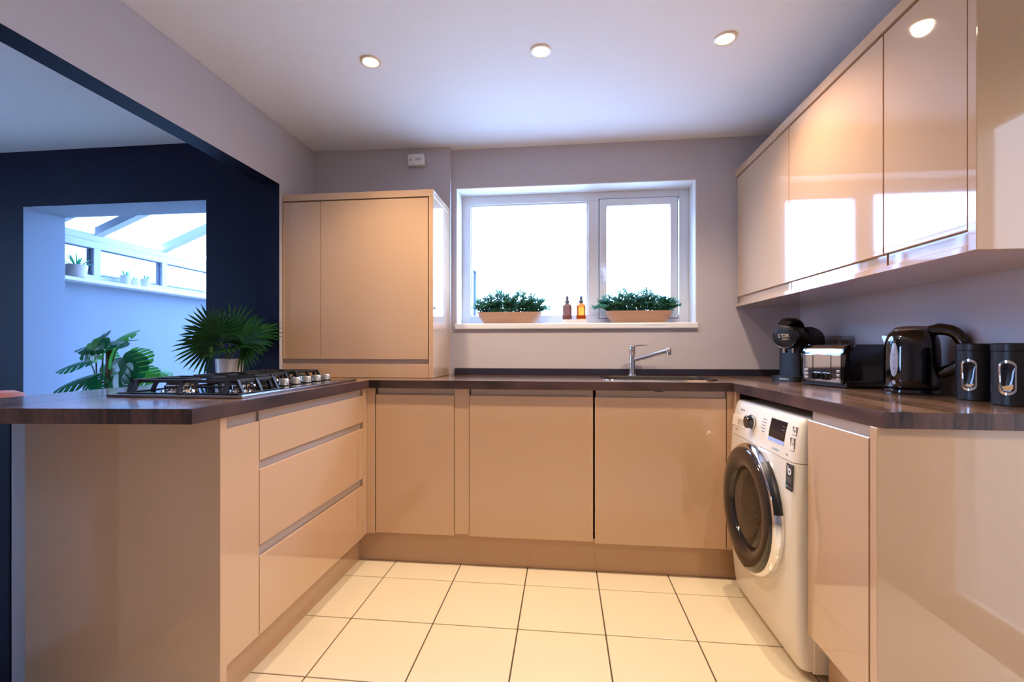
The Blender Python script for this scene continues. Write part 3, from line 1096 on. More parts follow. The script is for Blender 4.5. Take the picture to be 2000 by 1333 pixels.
lathe(bm, [(0.024, 0.0005), (0.024, 0.006), (0.0195, 0.010), (0.0185, 0.06), (0.0185, 0.145), (0.0195, 0.148), (0.0195, 0.168), (0.0165, 0.174), (0, 0.174)], 28, (0.385, 2.690, WT))
obj('body', bm, 'chrome', t, True)
bm = nb()
pts = catmull([(0.395, 2.683, WT + 0.093), (0.43, 2.670, WT + 0.102), (0.50, 2.645, WT + 0.124), (0.568, 2.620, WT + 0.145)], 5)
tube(bm, pts, [0.0115] * len(pts), 14)
obj('spout', bm, 'chrome', t, True)
bm = nb()
lathe(bm, [(0.0125, -0.022), (0.0145, -0.020), (0.0145, 0.012), (0.012, 0.016), (0, 0.016)], 18, (0.570, 2.6195, WT + 0.143))
obj('nozzle', bm, 'chrome', t, True)
bm = nb()
prism(bm, [(-0.016, 0.166), (0.02, 0.168), (0.085, 0.174), (0.086, 0.1765), (0.02, 0.176), (-0.016, 0.176)], (0.385, 2.684, WT), (1, 0, 0), (0, 0, 1), (0, 1, 0), 0.012)
obj('lever', bm, 'chrome', t)

# ------------------------------------------------------------------ gas hob
HX0, HX1, HY0, HY1, HZ = -1.475, -1.000, 1.357, 2.172, WT
t = thing('gas_hob', 'wide steel gas hob with black iron pan supports on the peninsula', 'hob', (-1.24, 1.76, WT))
bm = nb()
box(bm, HX0, HX1, HY0, HY1, HZ + 0.0005, HZ + 0.0095, 0.002)
obj('tray', bm, mat('dark_tray_steel', (0.24, 0.22, 0.22, 1), 0.3, 1.0, var=0.05), t)
bm = nb()
box(bm, HX0 + 0.012, HX1 - 0.012, HY0 + 0.012, HY1 - 0.012, HZ + 0.0085, HZ + 0.0105, 0.001)
obj('glass_plate', bm, 'black_gloss', t)


def burner(x, y, r):
    bm = nb()
    lathe(bm, [(r * 1.15, 0.010), (r * 1.12, 0.015), (r * 0.9, 0.018), (r * 0.92, 0.030), (r * 0.85, 0.033), (0, 0.033)], 28, (x, y, HZ))
    b = obj('burner', bm, 'chrome', t, True)
    bm = nb()
    lathe(bm, [(r * 0.82, 0.0332), (r * 0.84, 0.036), (r * 0.78, 0.041), (r * 0.4, 0.0425), (0, 0.0425)], 28, (x, y, HZ))
    obj('burner_cap', bm, 'iron', b, True)
    bm = nb()
    for k in range(24):
        a = 2 * PI * k / 24
        lathe(bm, [(0.0016, 0.019), (0.0016, 0.030)], 6, (x + r * 0.915 * math.cos(a), y + r * 0.915 * math.sin(a), HZ))
    obj('flame_slot', bm, 'iron', b)


for x, y, r in ((-1.33, 1.49, 0.048), (-1.11, 1.50, 0.032), (-1.30, 1.765, 0.056), (-1.36, 2.04, 0.040), (-1.19, 1.99, 0.032)):
    burner(x, y, r)


def grate(x0, x1, y0, y1, k):
    bm = nb()
    zt = HZ + 0.056
    b = 0.0055
    f = 0.030
    # top frame and cross bars
    bars = [((x0 + f, y0 + f), (x1 - f, y0 + f)), ((x0 + f, y1 - f), (x1 - f, y1 - f)), ((x0 + f, y0 + f), (x0 + f, y1 - f)), ((x1 - f, y0 + f), (x1 - f, y1 - f))]
    xm, ym = (x0 + x1) / 2, (y0 + y1) / 2
    bars += [((xm, y0 + f), (xm, ym - 0.03)), ((xm, ym + 0.03), (xm, y1 - f)), ((x0 + f, ym), (xm - 0.03, ym)), ((xm + 0.03, ym), (x1 - f, ym))]
    for (ax, ay), (bx, by) in bars:
        box(bm, min(ax, bx) - b, max(ax, bx) + b, min(ay, by) - b, max(ay, by) + b, zt - 0.011, zt, 0.002, 1)
    sup = obj('pan_support', bm, 'iron', t)
    legs = []
    for xa, xb in ((x0, x0 + f), (x1, x1 - f)):
        for y in (y0 + 0.035, ym, y1 - 0.035):
            legs.append(((xa, y), (xb, y), (0, 1, 0)))
    for ya, yb in ((y0, y0 + f), (y1, y1 - f)):
        for x in (x0 + 0.05, xm, x1 - 0.05):
            legs.append(((x, ya), (x, yb), (1, 0, 0)))
    for (ax, ay), (bx, by), wd in legs:
        bm = nb()
        d = Vector((bx - ax, by - ay, 0)).normalized()
        wv = Vector(wd)
        L = f
        prism(bm, [(0, 0), (0.011, 0), (L + 0.006, 0.044), (L + 0.006, 0.0445), (L - 0.008, 0.0445)], Vector((ax, ay, HZ + 0.0106)) - wv * 0.005, d, (0, 0, 1), wv, 0.010)
        obj('foot', bm, 'iron', sup)
    bm = nb()
    for q in ((x0, x1, y0, y0 + 0.009), (x0, x1, y1 - 0.009, y1), (x0, x0 + 0.009, y0, y1), (x1 - 0.009, x1, y0, y1)):
        box(bm, *q, HZ + 0.0106, HZ + 0.0140, 0.001, 1)
    obj('base_frame', bm, 'iron', sup)


grate(HX0 + 0.022, HX1 - 0.030, HY0 + 0.018, HY0 + 0.272, 0)
grate(HX0 + 0.022, HX1 - 0.150, HY0 + 0.278, HY0 + 0.538, 1)
grate(HX0 + 0.022, HX1 - 0.150, HY0 + 0.544, HY1 - 0.018, 2)
for k in range(5):
    y = 1.735 + k * 0.082
    bm = nb()
    lathe(bm, [(0.021, 0.0106), (0.021, 0.013), (0.0185, 0.015), (0.0180, 0.035), (0.016, 0.038), (0, 0.038)], 22, (-1.100, y, HZ))
    kn = obj('knob', bm, 'knob', t, True)
    bm = nb()
    lathe(bm, [(0.0225, 0.0106), (0.0225, 0.0135), (0.019, 0.0145)], 22, (-1.100, y, HZ), 'Z', False)
    obj('knob_collar', bm, 'black', kn, True)


# ------------------------------------------------------------------ ceiling spots
def spot(x, y, label, group=None):
    t = thing('ceiling_spotlight', label, 'light', (x, y, CEIL), 0, group)
    bm = nb()
    lathe(bm, [(0.030, -0.0005), (0.030, -0.004), (0.034, -0.006), (0.042, -0.004), (0.044, -0.0005)], 32, (x, y, CEIL), 'Z', False)
    obj('ring', bm, 'lens_ring', t, True)
    bm = nb()
    lathe(bm, [(0.0295, -0.001), (0.0295, -0.003), (0.0, -0.0035)], 32, (x, y, CEIL))
    obj('lamp', bm, 'lamp', t, True)
    l = bpy.data.lights.new('lamp_light', 'SPOT')
    l.energy = SPOT_W
    l.color = SPOT_COL
    l.spot_size = math.radians(130)
    l.spot_blend = 0.75
    l.shadow_soft_size = 0.03
    lo = bpy.data.objects.new('lamp_light', l)
    C.objects.link(lo)
    lo.parent = t
    lo.location = (0, 0, -0.012)


spot(-0.805, 1.88, 'glowing round ceiling spotlight nearest the beam, leftmost of the three')
spot(-0.092, 1.888, 'glowing round ceiling spotlight in the middle of the three')
spot(0.625, 1.890, 'glowing round ceiling spotlight nearest the wall cabinets, rightmost of the three')
spot(0.85, 0.30, 'glowing round ceiling spotlight added behind the camera as unseen fill light')  # added lamp, brightens the right-hand end panels

# CO alarm on the chase
t = thing('carbon_monoxide_alarm', 'small white alarm box high on the wall above the boiler cupboard', 'alarm', (-0.875, 2.726, 2.2))
bm = nb()
box(bm, -0.927, -0.823, 2.693, 2.726, 2.168, 2.236, 0.008, 3)
bd = obj('housing', bm, 'white_paint', t, True)
bm = nb()
lathe(bm, [(0.004, -0.001), (0.004, 0.001)], 14, (-0.905, 2.6925, 2.199), 'Y')
obj('test_button', bm, 'print_grey', t)
for k in range(3):
    bm = nb()
    box(bm, -0.878 + k * 0.002, -0.842, 2.6922, 2.6935, 2.197 + k * 0.005, 2.1985 + k * 0.005)
    obj('print_line', bm, 'print_grey', t)


# ------------------------------------------------------------------ counter appliances
# coffee machine: local +Y runs to its back
t = thing('coffee_machine', 'black pod coffee machine with round front in the corner by the window', 'coffee machine', (1.030, 2.318, WT), math.radians(-48))
bm = nb()
poly_z(bm, [(x, y + 0.065) for x, y in rrect(0.069, 0.065, 0.03, 5)], 0.0005, 0.026)
b_ = obj('drip_tray', bm, 'satin_black', t, True, False)
text('lettering', 'BARISTA', 0.011, 'print_white', b_, Vector((0.0, -0.0006, 0.013)), Matrix.Rotation(PI / 2, 3, 'X'), 0.0003)
bm = nb()
poly_z(bm, [(x, y + 0.10) for x, y in rrect(0.050, 0.045, 0.012, 4)], 0.026, 0.20)
obj('column', bm, 'satin_black', t, True, False)
bm = nb()
sec = [(0.12, 0.0008), (0.12, 0.258), (0.16, 0.262), (0.24, 0.256), (0.285, 0.244), (0.312, 0.222), (0.322, 0.19), (0.322, 0.0008)]
prism(bm, sec, (-0.054, 0, 0), (0, 1, 0), (0, 0, 1), (1, 0, 0), 0.108)
bmesh.ops.bevel(bm, geom=bm.edges[:], offset=0.008, segments=2, affect='EDGES')
obj('housing', bm, 'satin_black', t, True, False)
bm = nb()
lathe(bm, [(0.0, 0.002), (0.045, 0.002), (0.052, 0.006), (0.056, 0.016), (0.057, 0.06), (0.055, 0.125)], 40, (0, 0, 0.212), 'Y')
hd = obj('head', bm, 'satin_black', t, True, False)
bm = nb()
lathe(bm, [(0.0515, 0.0055), (0.054, 0.004), (0.0562, 0.010), (0.0575, 0.020)], 40, (0, 0, 0.212), 'Y', False)
obj('chrome_trim', bm, mat('dark_chrome', (0.16, 0.16, 0.18, 1), 0.2, 1.0), hd, True, False)
text('logo', "L'OR", 0.024, 'print_gold', hd, Vector((-0.002, 0.0012, 0.216)), Matrix.Rotation(PI / 2, 3, 'X'), 0.0004)
text('lettering', 'BARISTA', 0.008, 'print_gold', hd, Vector((0.006, 0.0012, 0.200)), Matrix.Rotation(PI / 2, 3, 'X'), 0.0004)
bm = nb()
pts = catmull([(0, 0.0, 0.276), (0, 0.025, 0.286), (0, 0.07, 0.286), (0, 0.115, 0.272), (0, 0.15, 0.258)], 4)
tube(bm, pts, [0.014 + 0.028 * math.sin(PI * min(1, 0.12 + 0.8 * k / (len(pts) - 1))) ** 0.6 for k in range(len(pts))], 16, True, 0, 0.38, (0, 0, 1))
obj('lever', bm, 'satin_black', t, True, False)
for x in (-0.020, 0.020):
    bm = nb()
    lathe(bm, [(0.007, 0.136), (0.008, 0.150), (0.008, 0.158)], 14, (x, 0.050, 0))
    obj('spout', bm, 'chrome', t, True, False)

# clear box of pods by the wall
t = thing('storage_box', 'clear plastic box with brown contents behind the toaster', 'box', (1.255, 2.31, WT))
bm = nb()
for q in ((1.205, 1.305, 2.255, 2.258, 0.0, 0.215), (1.205, 1.305, 2.357, 2.36, 0.0, 0.215), (1.205, 1.208, 2.258, 2.357, 0.0, 0.215), (1.302, 1.305, 2.258, 2.357, 0.0, 0.215),
          (1.205, 1.305, 2.255, 2.36, 0.0, 0.003)):
    box(bm, q[0], q[1], q[2], q[3], q[4] + WT + 0.0005, q[5] + WT)
obj('case', bm, 'clear', t)
bm = nb()
for k in range(30):
    ix, iy, iz = k % 2, (k // 2) % 2, k // 4
    lathe(bm, [(0.012, 0), (0.017, 0.018), (0.0185, 0.020), (0.0, 0.023)], 10,
          (1.231 + ix * 0.046 + random.uniform(-.003, .003), 2.284 + iy * 0.046 + random.uniform(-.003, .003), WT + 0.004 + iz * 0.0245))
pods = obj('pods', bm, 'brown_pod', t, True)
pods['kind'] = 'stuff'

# toaster: local +Y to its back, chrome face towards the room
t = thing('toaster', 'black four slice toaster with polished chrome front', 'toaster', (1.066, 2.066, WT), math.radians(-77))
HW, TD, TH = 0.098, 0.225, 0.172


def tprof(inset, zb, n=5):
    r = 0.042
    pts = [(inset, zb), (inset, TH - inset - r)]
    for k in range(n + 1):
        a = PI - PI / 2 * k / n
        pts.append((inset + r + r * math.cos(a), TH - inset - r + r * math.sin(a)))
    for k in range(n + 1):
        a = PI / 2 - PI / 2 * k / n
        pts.append((TD - inset - r + r * math.cos(a), TH - inset - r + r * math.sin(a)))
    pts += [(TD - inset, zb)]
    return pts


bm = nb()
prism(bm, tprof(0.0, 0.022), (-HW, 0, 0), (0, 1, 0), (0, 0, 1), (1, 0, 0), 2 * HW)
obj('chrome_shell', bm, 'chrome', t, True, False)
for s in (-1, 1):
    bm = nb()
    a = prism(bm, tprof(-0.0015, 0.014), (s * HW if s > 0 else -HW - 0.026, 0, 0), (0, 1, 0), (0, 0, 1), (1, 0, 0), 0.026)
    es = [e for e in bm.edges if all(abs(v.co.x - s * (HW + 0.026)) < 1e-5 for v in e.verts)]
    bmesh.ops.bevel(bm, geom=es, offset=0.016, segments=4, affect='EDGES')
    obj('side_panel', bm, 'black_gloss', t, True, False)
    bm = nb()
    prism(bm, [(0.0 - 0.003, 0.024), (0.0 - 0.003, TH - 0.040), (0.004, TH - 0.040), (0.004, 0.024)], (s * (HW - 0.001) - 0.0025, 0, 0), (0, 1, 0), (0, 0, 1), (1, 0, 0), 0.005)
    obj('edge_trim', bm, 'chrome', t, False, False)
bm = nb()
box(bm, -HW - 0.022, HW + 0.022, 0.004, TD - 0.004, 0.004, 0.022, 0.004)
for x in (-0.09, 0.09):
    for y in (0.03, TD - 0.03):
        lathe(bm, [(0.010, 0.0005), (0.010, 0.005)], 12, (x, y, 0))
obj('base', bm, 'black', t, False, False)
for x in (-0.075, -0.03, 0.03, 0.075):
    bm = nb()
    box(bm, x - 0.011, x + 0.011, 0.05, TD - 0.04, TH - 0.006, TH + 0.0006)
    obj('slot', bm, 'black', t, False, False)
for x in (-0.048, 0.048):
    bm = nb()
    box(bm, x - 0.0012, x + 0.0012, -0.0012, 0.004, 0.058, 0.130)
    obj('lever_slot', bm, 'black', t, False, False)
    bm = nb()
    box(bm, x * 0.5 - 0.022, x * 0.5 + 0.022, -0.003, 0.004, 0.028, 0.058, 0.003)
    cp_ = obj('control_plate', bm, 'black_gloss', t, False, False)
    bm = nb()
    lathe(bm, [(0.016, 0.0), (0.015, -0.012), (0.012, -0.015), (0, -0.015)], 20, (x * 0.52, -0.002, 0.043), 'Y')
    obj('knob', bm, 'black_gloss', t, True, False)
    for k in range(3):
        bm = nb()
        lathe(bm, [(0.0052, 0.0), (0.0050, -0.004), (0.004, -0.005), (0, -0.005)], 12, (x * 1.75, -0.0005, 0.034 + k * 0.016), 'Y')
        obj('button', bm, 'knob', t, True, False)

# kettle: local +X = handle direction
t = thing('kettle', 'glossy black jug kettle with pale water gauge and looped handle', 'kettle', (1.216, 1.782, WT), math.atan2(-0.80, 0.60))
bm = nb()
lathe(bm, [(0.082, 0.0005), (0.084, 0.006), (0.082, 0.016), (0.074, 0.021), (0.0, 0.021)], 40)
obj('power_base', bm, 'black_gloss', t, True, False)
bm = nb()
prof = [(0.074, 0.022), (0.0775, 0.028), (0.079, 0.05), (0.078, 0.11), (0.0765, 0.165), (0.073, 0.190), (0.066, 0.208), (0.055, 0.219), (0.050, 0.222), (0.0, 0.223)]
lathe(bm, prof, 48)
kb_ = obj('body', bm, 'black_gloss', t, True, False)
bm = nb()
lathe(bm, [(0.052, 0.2205), (0.053, 0.226), (0.046, 0.233), (0.02, 0.237), (0, 0.237)], 40)
obj('lid', bm, mat('brushed_dark_lid', (0.34, 0.30, 0.27, 1), 0.28, 0.9), t, True, False)
bm = nb()
pts = catmull([(0.040, 0, 0.214), (0.075, 0, 0.222), (0.112, 0, 0.212), (0.135, 0, 0.178), (0.138, 0, 0.135), (0.118, 0, 0.098), (0.076, 0, 0.072)], 5)
tube(bm, pts, [0.019] * len(pts), 14, True, 0, 0.85, (0, 1, 0))
obj('handle', bm, 'black_gloss', t, True, False)
bm = nb()
pts = catmull([(0.085, 0, 0.2375), (0.115, 0, 0.2275), (0.140, 0, 0.196), (0.1535, 0, 0.15), (0.149, 0, 0.125)], 5)
tube(bm, pts, 0.008, 10, True, 0, 0.5)
obj('handle_strip', bm, mat('handle_grey', srgb(74, 68, 66), 0.35, 0.4), t, True, False)
bm = nb()
box(bm, 0.066, 0.088, -0.010, 0.010, 0.236, 0.242, 0.003)
obj('switch', bm, 'black', t, False, False)
bm = nb()
prism(bm, [(-0.074, 0.176), (-0.083, 0.201), (-0.081, 0.204), (-0.060, 0.202), (-0.060, 0.176)], (0, -0.016, 0), (1, 0, 0), (0, 0, 1), (0, 1, 0), 0.032)
obj('spout', bm, 'steel', t, False, False)
GA = math.atan2(-0.317, -0.949) - math.atan2(-0.80, 0.60)


def kettle_patch(name, m, half, zc, hz, off, oval=True):
    bm = nb()
    n = 28
    vs = []
    for lev in (1.0, 0.86, 0.0):
        ring = []
        for k in range(n):
            a = 2 * PI * k / n
            da, dz = half * math.cos(a) * lev, hz * math.sin(a) * lev
            z = zc + dz
            r = 0.0775 + (0.0793 - 0.0775) * 0 + off
            rr = None
            for (ra, za), (rb, zb) in zip(prof[:-1], prof[1:]):
                if za <= z <= zb:
                    rr = ra + (rb - ra) * (z - za) / max(1e-6, zb - za)
            rr = (rr or 0.077) + (off if lev < 0.99 else -0.001)
            ring.append((rr * math.cos(GA + da), rr * math.sin(GA + da), z))
        vs.append([bm.verts.new(p) for p in ring] if lev > 0 else [bm.verts.new(ring[0])])
    for k in range(n):
        bm.faces.new((vs[0][k], vs[0][(k + 1) % n], vs[1][(k + 1) % n], vs[1][k]))
        bm.faces.new((vs[1][k], vs[1][(k + 1) % n], vs[2][0]))
    return obj(name, bm, m, t, True, False)


wg = kettle_patch('water_gauge', 'window_grey', 0.20, 0.118, 0.061, 0.0018)
for z in (0.088, 0.112, 0.136):
    bm = nb()
    r = 0.0808
    for sgn in (0,):
        a = GA + 0.02
        vs = [bm.verts.new((r * math.cos(a + d), r * math.sin(a + d), z + e)) for d, e in ((-0.035, -0.0015), (0.035, -0.0015), (0.035, 0.0015), (-0.035, 0.0015))]
        bm.faces.new(vs)
    obj('gauge_mark', bm, 'gasket', wg, False, False)
kettle_patch('logo', 'window_grey', 0.085, 0.040, 0.0085, 0.0010)

# canisters


def canister(x, y, label, fill):
    t = thing('storage_canister', label, 'canister', (x, y, WT), 0, 'black canisters beside the kettle')
    r, h_ = 0.0505, 0.150
    a = math.atan2(-0.50, -0.87)
    bm = nb()
    lathe(bm, [(r - 0.002, 0.0005), (r, 0.003), (r, h_), (r - 0.003, h_)], 48)
    b = obj('body', bm, 'satin_black', t, True, False)
    bm = nb()
    lathe(bm, [(r - 0.003, h_ + 0.0005), (r + 0.0012, h_ + 0.002), (r + 0.0012, h_ + 0.020), (r - 0.002, h_ + 0.023), (0, h_ + 0.023)], 48)
    obj('lid', bm, 'satin_black', t, True, False)
    # oval chrome ring, curved window and contents
    outer, inner, mid = [], [], []
    n = 40
    bmr, bmw = nb(), nb()
    zc, hw, hh = 0.078, 0.0180, 0.049

    def pill(k, s):
        tt = 2 * PI * k / n
        c, sn = math.cos(tt), math.sin(tt)
        w_ = hw * s
        u = w_ * c
        v = w_ * sn + (hh - hw) * (1 if sn > 0 else -1 if sn < 0 else 0)
        return u, v
    rings = []
    for s, off in ((1.0, 0.0002), (0.97, 0.004), (0.80, 0.004), (0.74, 0.0003)):
        ring = []
        for k in range(n):
            u, v = pill(k, s)
            an = a + u / r
            ring.append(bmr.verts.new(((r + off) * math.cos(an), (r + off) * math.sin(an), zc + v * (0.5 + 0.5 * s))))
        rings.append(ring)
    for p, q in zip(rings[:-1], rings[1:]):
        for k in range(n):
            bmr.faces.new((p[k], p[(k + 1) % n], q[(k + 1) % n], q[k]))
    obj('window_ring', bmr, 'chrome', t, True, False)
    ring = []
    for k in range(n):
        u, v = pill(k, 0.78)
        an = a + u / r
        ring.append(bmw.verts.new(((r + 0.0008) * math.cos(an), (r + 0.0008) * math.sin(an), zc + v * 0.89)))
    bmw.faces.new(ring)
    obj('window', bmw, 'lcd', t, False, False)
    bm = nb()
    vs = []
    for u, v in ((-0.0105, -0.030), (-0.004, -0.0355), (0.004, -0.0355), (0.0105, -0.030), (0.0115, -0.030 + fill), (-0.0115, -0.034 + fill * 0.8)):
        an = a + u / r
        vs.append(bm.verts.new(((r + 0.0014) * math.cos(an), (r + 0.0014) * math.sin(an), zc + v)))
    bm.faces.new(vs)
    obj('contents', bm, 'oats', t, False, False)
    return t


canister(1.262, 1.577, 'black canister with oval chrome window, standing right beside the kettle', 0.004)
canister(1.250, 1.440, 'black canister with oval chrome window showing pale contents, at the frame edge', 0.012)


# ------------------------------------------------------------------ plants
def blade(bm, base, d, up, L, wd, droop=0.0, n=4, fold=0.25):
    """one narrow tapered leaf blade, V folded"""
    d = Vector(d).normalized()
    up = Vector(up)
    up = (up - d * up.dot(d)).normalized()
    side = d.cross(up)
    rows = []
    for i in range(n + 1):
        tt = i / n
        wv = wd * (0.35 + 1.3 * tt) * (1 - tt) ** 0.75 if tt < 1 else 0
        p = Vector(base) + d * (L * tt) - Vector((0, 0, 1)) * (droop * L * tt * tt)
        if tt >= 1:
            rows.append([bm.verts.new(p)])
        else:
            rows.append([bm.verts.new(p - side * wv + up * wv * fold), bm.verts.new(p), bm.verts.new(p + side * wv + up * wv * fold)])
    for a, b in zip(rows[:-1], rows[1:]):
        if len(b) == 3:
            bm.faces.new((a[0], a[1], b[1], b[0]))
            bm.faces.new((a[1], a[2], b[2], b[1]))
        else:
            bm.faces.new((a[0], a[1], b[0]))
            bm.faces.new((a[1], a[2], b[0]))


# fan palm on the peninsula
PX, PY = -1.69, 2.20
t = thing('fan_palm', 'bushy dark green fan palm in a white pot behind the hob', 'plant', (PX, PY, WT))
bm = nb()
lathe(bm, [(0.055, 0.0005), (0.059, 0.004), (0.063, 0.100), (0.0625, 0.104), (0.058, 0.104), (0.056, 0.086), (0.0, 0.086)], 36, (PX, PY, WT))
obj('pot', bm, 'pot_white', t, True)
bm = nb()
lathe(bm, [(0.0555, 0.0865), (0.04, 0.090), (0.0, 0.092)], 24, (PX, PY, WT))
obj('soil', bm, 'soil', t)
# (hub offset, axis direction, up normal, length, spread)
fans = [((-0.005, 0.02, 0.215), (0.02, 0.12, 1.0), (0, -1, 0.1), 0.215, 118), ((-0.07, -0.02, 0.185), (-0.9, -0.2, 0.35), (-0.1, -0.9, 0.5), 0.185, 112),
        ((0.085, -0.01, 0.19), (0.85, -0.1, 0.45), (0.15, -0.9, 0.5), 0.185, 112), ((0.0, -0.075, 0.19), (0.1, -0.75, 0.25), (0.0, -0.35, 0.9), 0.17, 118),
        ((-0.045, 0.07, 0.20), (-0.55, 0.6, 0.6), (0.2, -0.8, 0.6), 0.19, 110), ((0.06, 0.07, 0.21), (0.6, 0.6, 0.7), (-0.2, -0.8, 0.6), 0.19, 110),
        ((0.045, -0.055, 0.16), (0.6, -0.6, 0.05), (0.2, -0.5, 0.85), 0.165, 105), ((-0.035, -0.045, 0.225), (-0.35, -0.3, 0.85), (0, -0.9, 0.35), 0.18, 105)]
for hub, ax, up, L, spread in fans:
    hub = Vector((PX, PY, WT)) + Vector(hub)
    ax = Vector(ax).normalized()
    up = Vector(up)
    up = (up - ax * up.dot(ax)).normalized()
    side = ax.cross(up)
    bm = nb()
    nbl = 25
    for k in range(nbl):
        a = math.radians(-spread + 2 * spread * k / (nbl - 1))
        d = ax * math.cos(a) + side * math.sin(a)
        ln = L * (0.80 + 0.2 * math.cos(a * 0.75)) * random.uniform(0.93, 1.05)
        blade(bm, hub, d, up, ln, 0.0125, 0.10 + 0.12 * random.random(), 5, 0.5)
    lf = obj('leaf', bm, 'leaf_palm', t)
    bm = nb()
    base = Vector((PX, PY, WT + 0.088)) + Vector((random.uniform(-.015, .015), random.uniform(-.015, .015), 0))
    mid = (base + hub) / 2 + Vector((0, 0, 0.02))
    tube(bm, catmull([base, mid, hub], 4), 0.0028, 6)
    obj('stem', bm, 'stem', lf, True)


# window troughs
def trough(x0, x1, b0, b1, z0, z1, yc, fol, label, seed):
    rnd = random.Random(seed)
    t = thing('planter', label, 'plant', ((x0 + x1) / 2, yc, z0), 0, 'wooden planters on the window sill')
    bm = nb()
    cx = (x0 + x1) / 2
    loops = []
    H = z1 - z0
    for fx, fy, z in (((b1 - b0) / 2 - 0.006, 0.034, 0), ((b1 - b0) / 2, 0.042, 0.006), ((x1 - x0) / 2 - 0.008, 0.052, H * 0.6), ((x1 - x0) / 2, 0.055, H), ((x1 - x0) / 2 - 0.010, 0.045, H),
                      ((x1 - x0) / 2 - 0.018, 0.037, H * 0.55)):
        loops.append([bm.verts.new((cx + px, yc + py, z0 + 0.0005 + z)) for px, py in rrect(fx, fy, min(fy - 0.002, 0.036), 5)])
    for a, b in zip(loops[:-1], loops[1:]):
        n = len(a)
        for k in range(n):
            bm.faces.new((a[k], a[(k + 1) % n], b[(k + 1) % n], b[k]))
    bm.faces.new(loops[0][::-1])
    bm.faces.new(loops[-1])
    obj('trough', bm, 'trough', t, True)
    bm = nb()
    box(bm, x0 + 0.03, x1 - 0.03, yc - 0.03, yc + 0.03, z0 + H * 0.6, z0 + H * 0.8, 0.008)
    obj('soil', bm, 'soil', t)
    bms, bml = nb(), nb()
    f0, f1, ft = fol
    for k in range(110):
        u = (k + rnd.random()) / 110
        bx = x0 + 0.02 + (x1 - x0 - 0.04) * u
        tipx = f0 + 0.012 + (f1 - f0 - 0.024) * u + rnd.uniform(-0.014, 0.014)
        edge = min(u, 1 - u)
        clump = 0.78 + 0.22 * abs(math.sin(u * PI * 3.5 + seed))
        tz = z1 + (ft - z1) * min(1.0, 0.35 + edge * 3.2) * clump * rnd.uniform(0.25, 1.04)
        ty = yc + rnd.uniform(-0.055, 0.03)
        p0 = Vector((bx, yc + rnd.uniform(-.02, .02), z1 - 0.012))
        p2 = Vector((tipx, ty, tz))
        pm = (p0 + p2) / 2 + Vector((0, 0, 0.02))
        pts = catmull([p0, pm, p2], 4)
        tube(bms, pts, 0.0012, 4)
        for i in range(1, len(pts)):
            for q in range(4):
                a = rnd.uniform(0, 2 * PI)
                d = Vector((math.cos(a), math.sin(a) * 0.8, rnd.uniform(0.15, 1.0)))
                blade(bml, pts[i], d, Vector((rnd.uniform(-.4, .4), -0.6, 1)), rnd.uniform(0.024, 0.038), 0.0068, 0.1, 3, 0.3)
    f = obj('foliage', bml, 'leaf_box', t)
    f['kind'] = 'stuff'
    s = obj('stems', bms, 'stem', t)
    s['kind'] = 'stuff'


SZ = 1.2255
trough(-0.527, -0.132, -0.49, -0.172, SZ, 1.296, 2.855, (-0.562, -0.083, 1.425), 'wooden trough planter of green foliage on the sill, left of the bottles', 1)
trough(0.252, 0.640, 0.288, 0.602, SZ, 1.298, 2.855, (0.178, 0.680, 1.425), 'wooden trough planter of green foliage on the sill, right of the bottles', 4)

# bottles on a tray
bm = nb()
poly_z(bm, [(0.066 + x, 2.855 + y) for x, y in rrect(0.076, 0.033, 0.012, 4)], SZ + 0.0002, SZ + 0.024)
tag(obj('bottle_tray', bm, 'tray', None, True), 'small pale block tray under the two pump bottles on the sill', 'tray')
for x, m, lab in ((0.022, 'amber_dark', 'dull brown pump bottle on the sill, left one of the pair'), (0.106, 'amber', 'bright amber pump bottle on the sill, right one of the pair')):
    t = thing('pump_bottle', lab, 'bottle', (x, 2.855, SZ + 0.0245), 0, 'pump bottles on the sill')
    z = SZ + 0.0245
    bm = nb()
    lathe(bm, [(0.024, 0.0), (0.0275, 0.003), (0.0285, 0.010), (0.0285, 0.078), (0.026, 0.088), (0.018, 0.096), (0.011, 0.099), (0.011, 0.104), (0, 0.104)], 28, (x, 2.855, z))
    obj('bottle_body', bm, m, t, True)
    bm = nb()
    lathe(bm, [(0.0138, 0.1005), (0.0138, 0.114), (0.0105, 0.118), (0.0085, 0.121), (0.0085, 0.133), (0.0092, 0.134), (0.0075, 0.142), (0.004, 0.146), (0, 0.146)], 18, (x, 2.855, z))
    box(bm, x - 0.004, x + 0.004, 2.855 - 0.026, 2.855, z + 0.1335, z + 0.1395, 0.0015)
    obj('pump', bm, 'pump', t, True)

# aloes on the garden room sill
ALZ = GS + 0.0252


def aloe(x, y, r, h_, L, n, label, seed):
    rnd = random.Random(seed)
    t = thing('potted_aloe', label, 'plant', (x, y, ALZ), 0, 'small aloes on the garden room sill')
    bm = nb()
    lathe(bm, [(r * 0.82, 0.0005), (r * 0.86, 0.004), (r, h_), (r * 0.9, h_), (r * 0.86, h_ * 0.86), (0, h_ * 0.86)], 24, (x, y, ALZ))
    obj('pot', bm, 'pot_white', t, True)
    bm = nb()
    for k in range(n):
        a = 2.4 * k
        e = 0.25 + 1.0 * k / n
        d = Vector((math.cos(a) * math.cos(e), math.sin(a) * math.cos(e), math.sin(e)))
        blade(bm, Vector((x, y, ALZ + h_ * 0.87)) + Vector((d.x, d.y, 0)) * r * 0.3, d, (0, 0, 1) if e < 1.1 else (1, 0, 0), L * rnd.uniform(.8, 1.1), r * 0.16, 0.05, 4, 0.5)
    obj('leaves', bm, 'leaf_aloe', t)
    return t


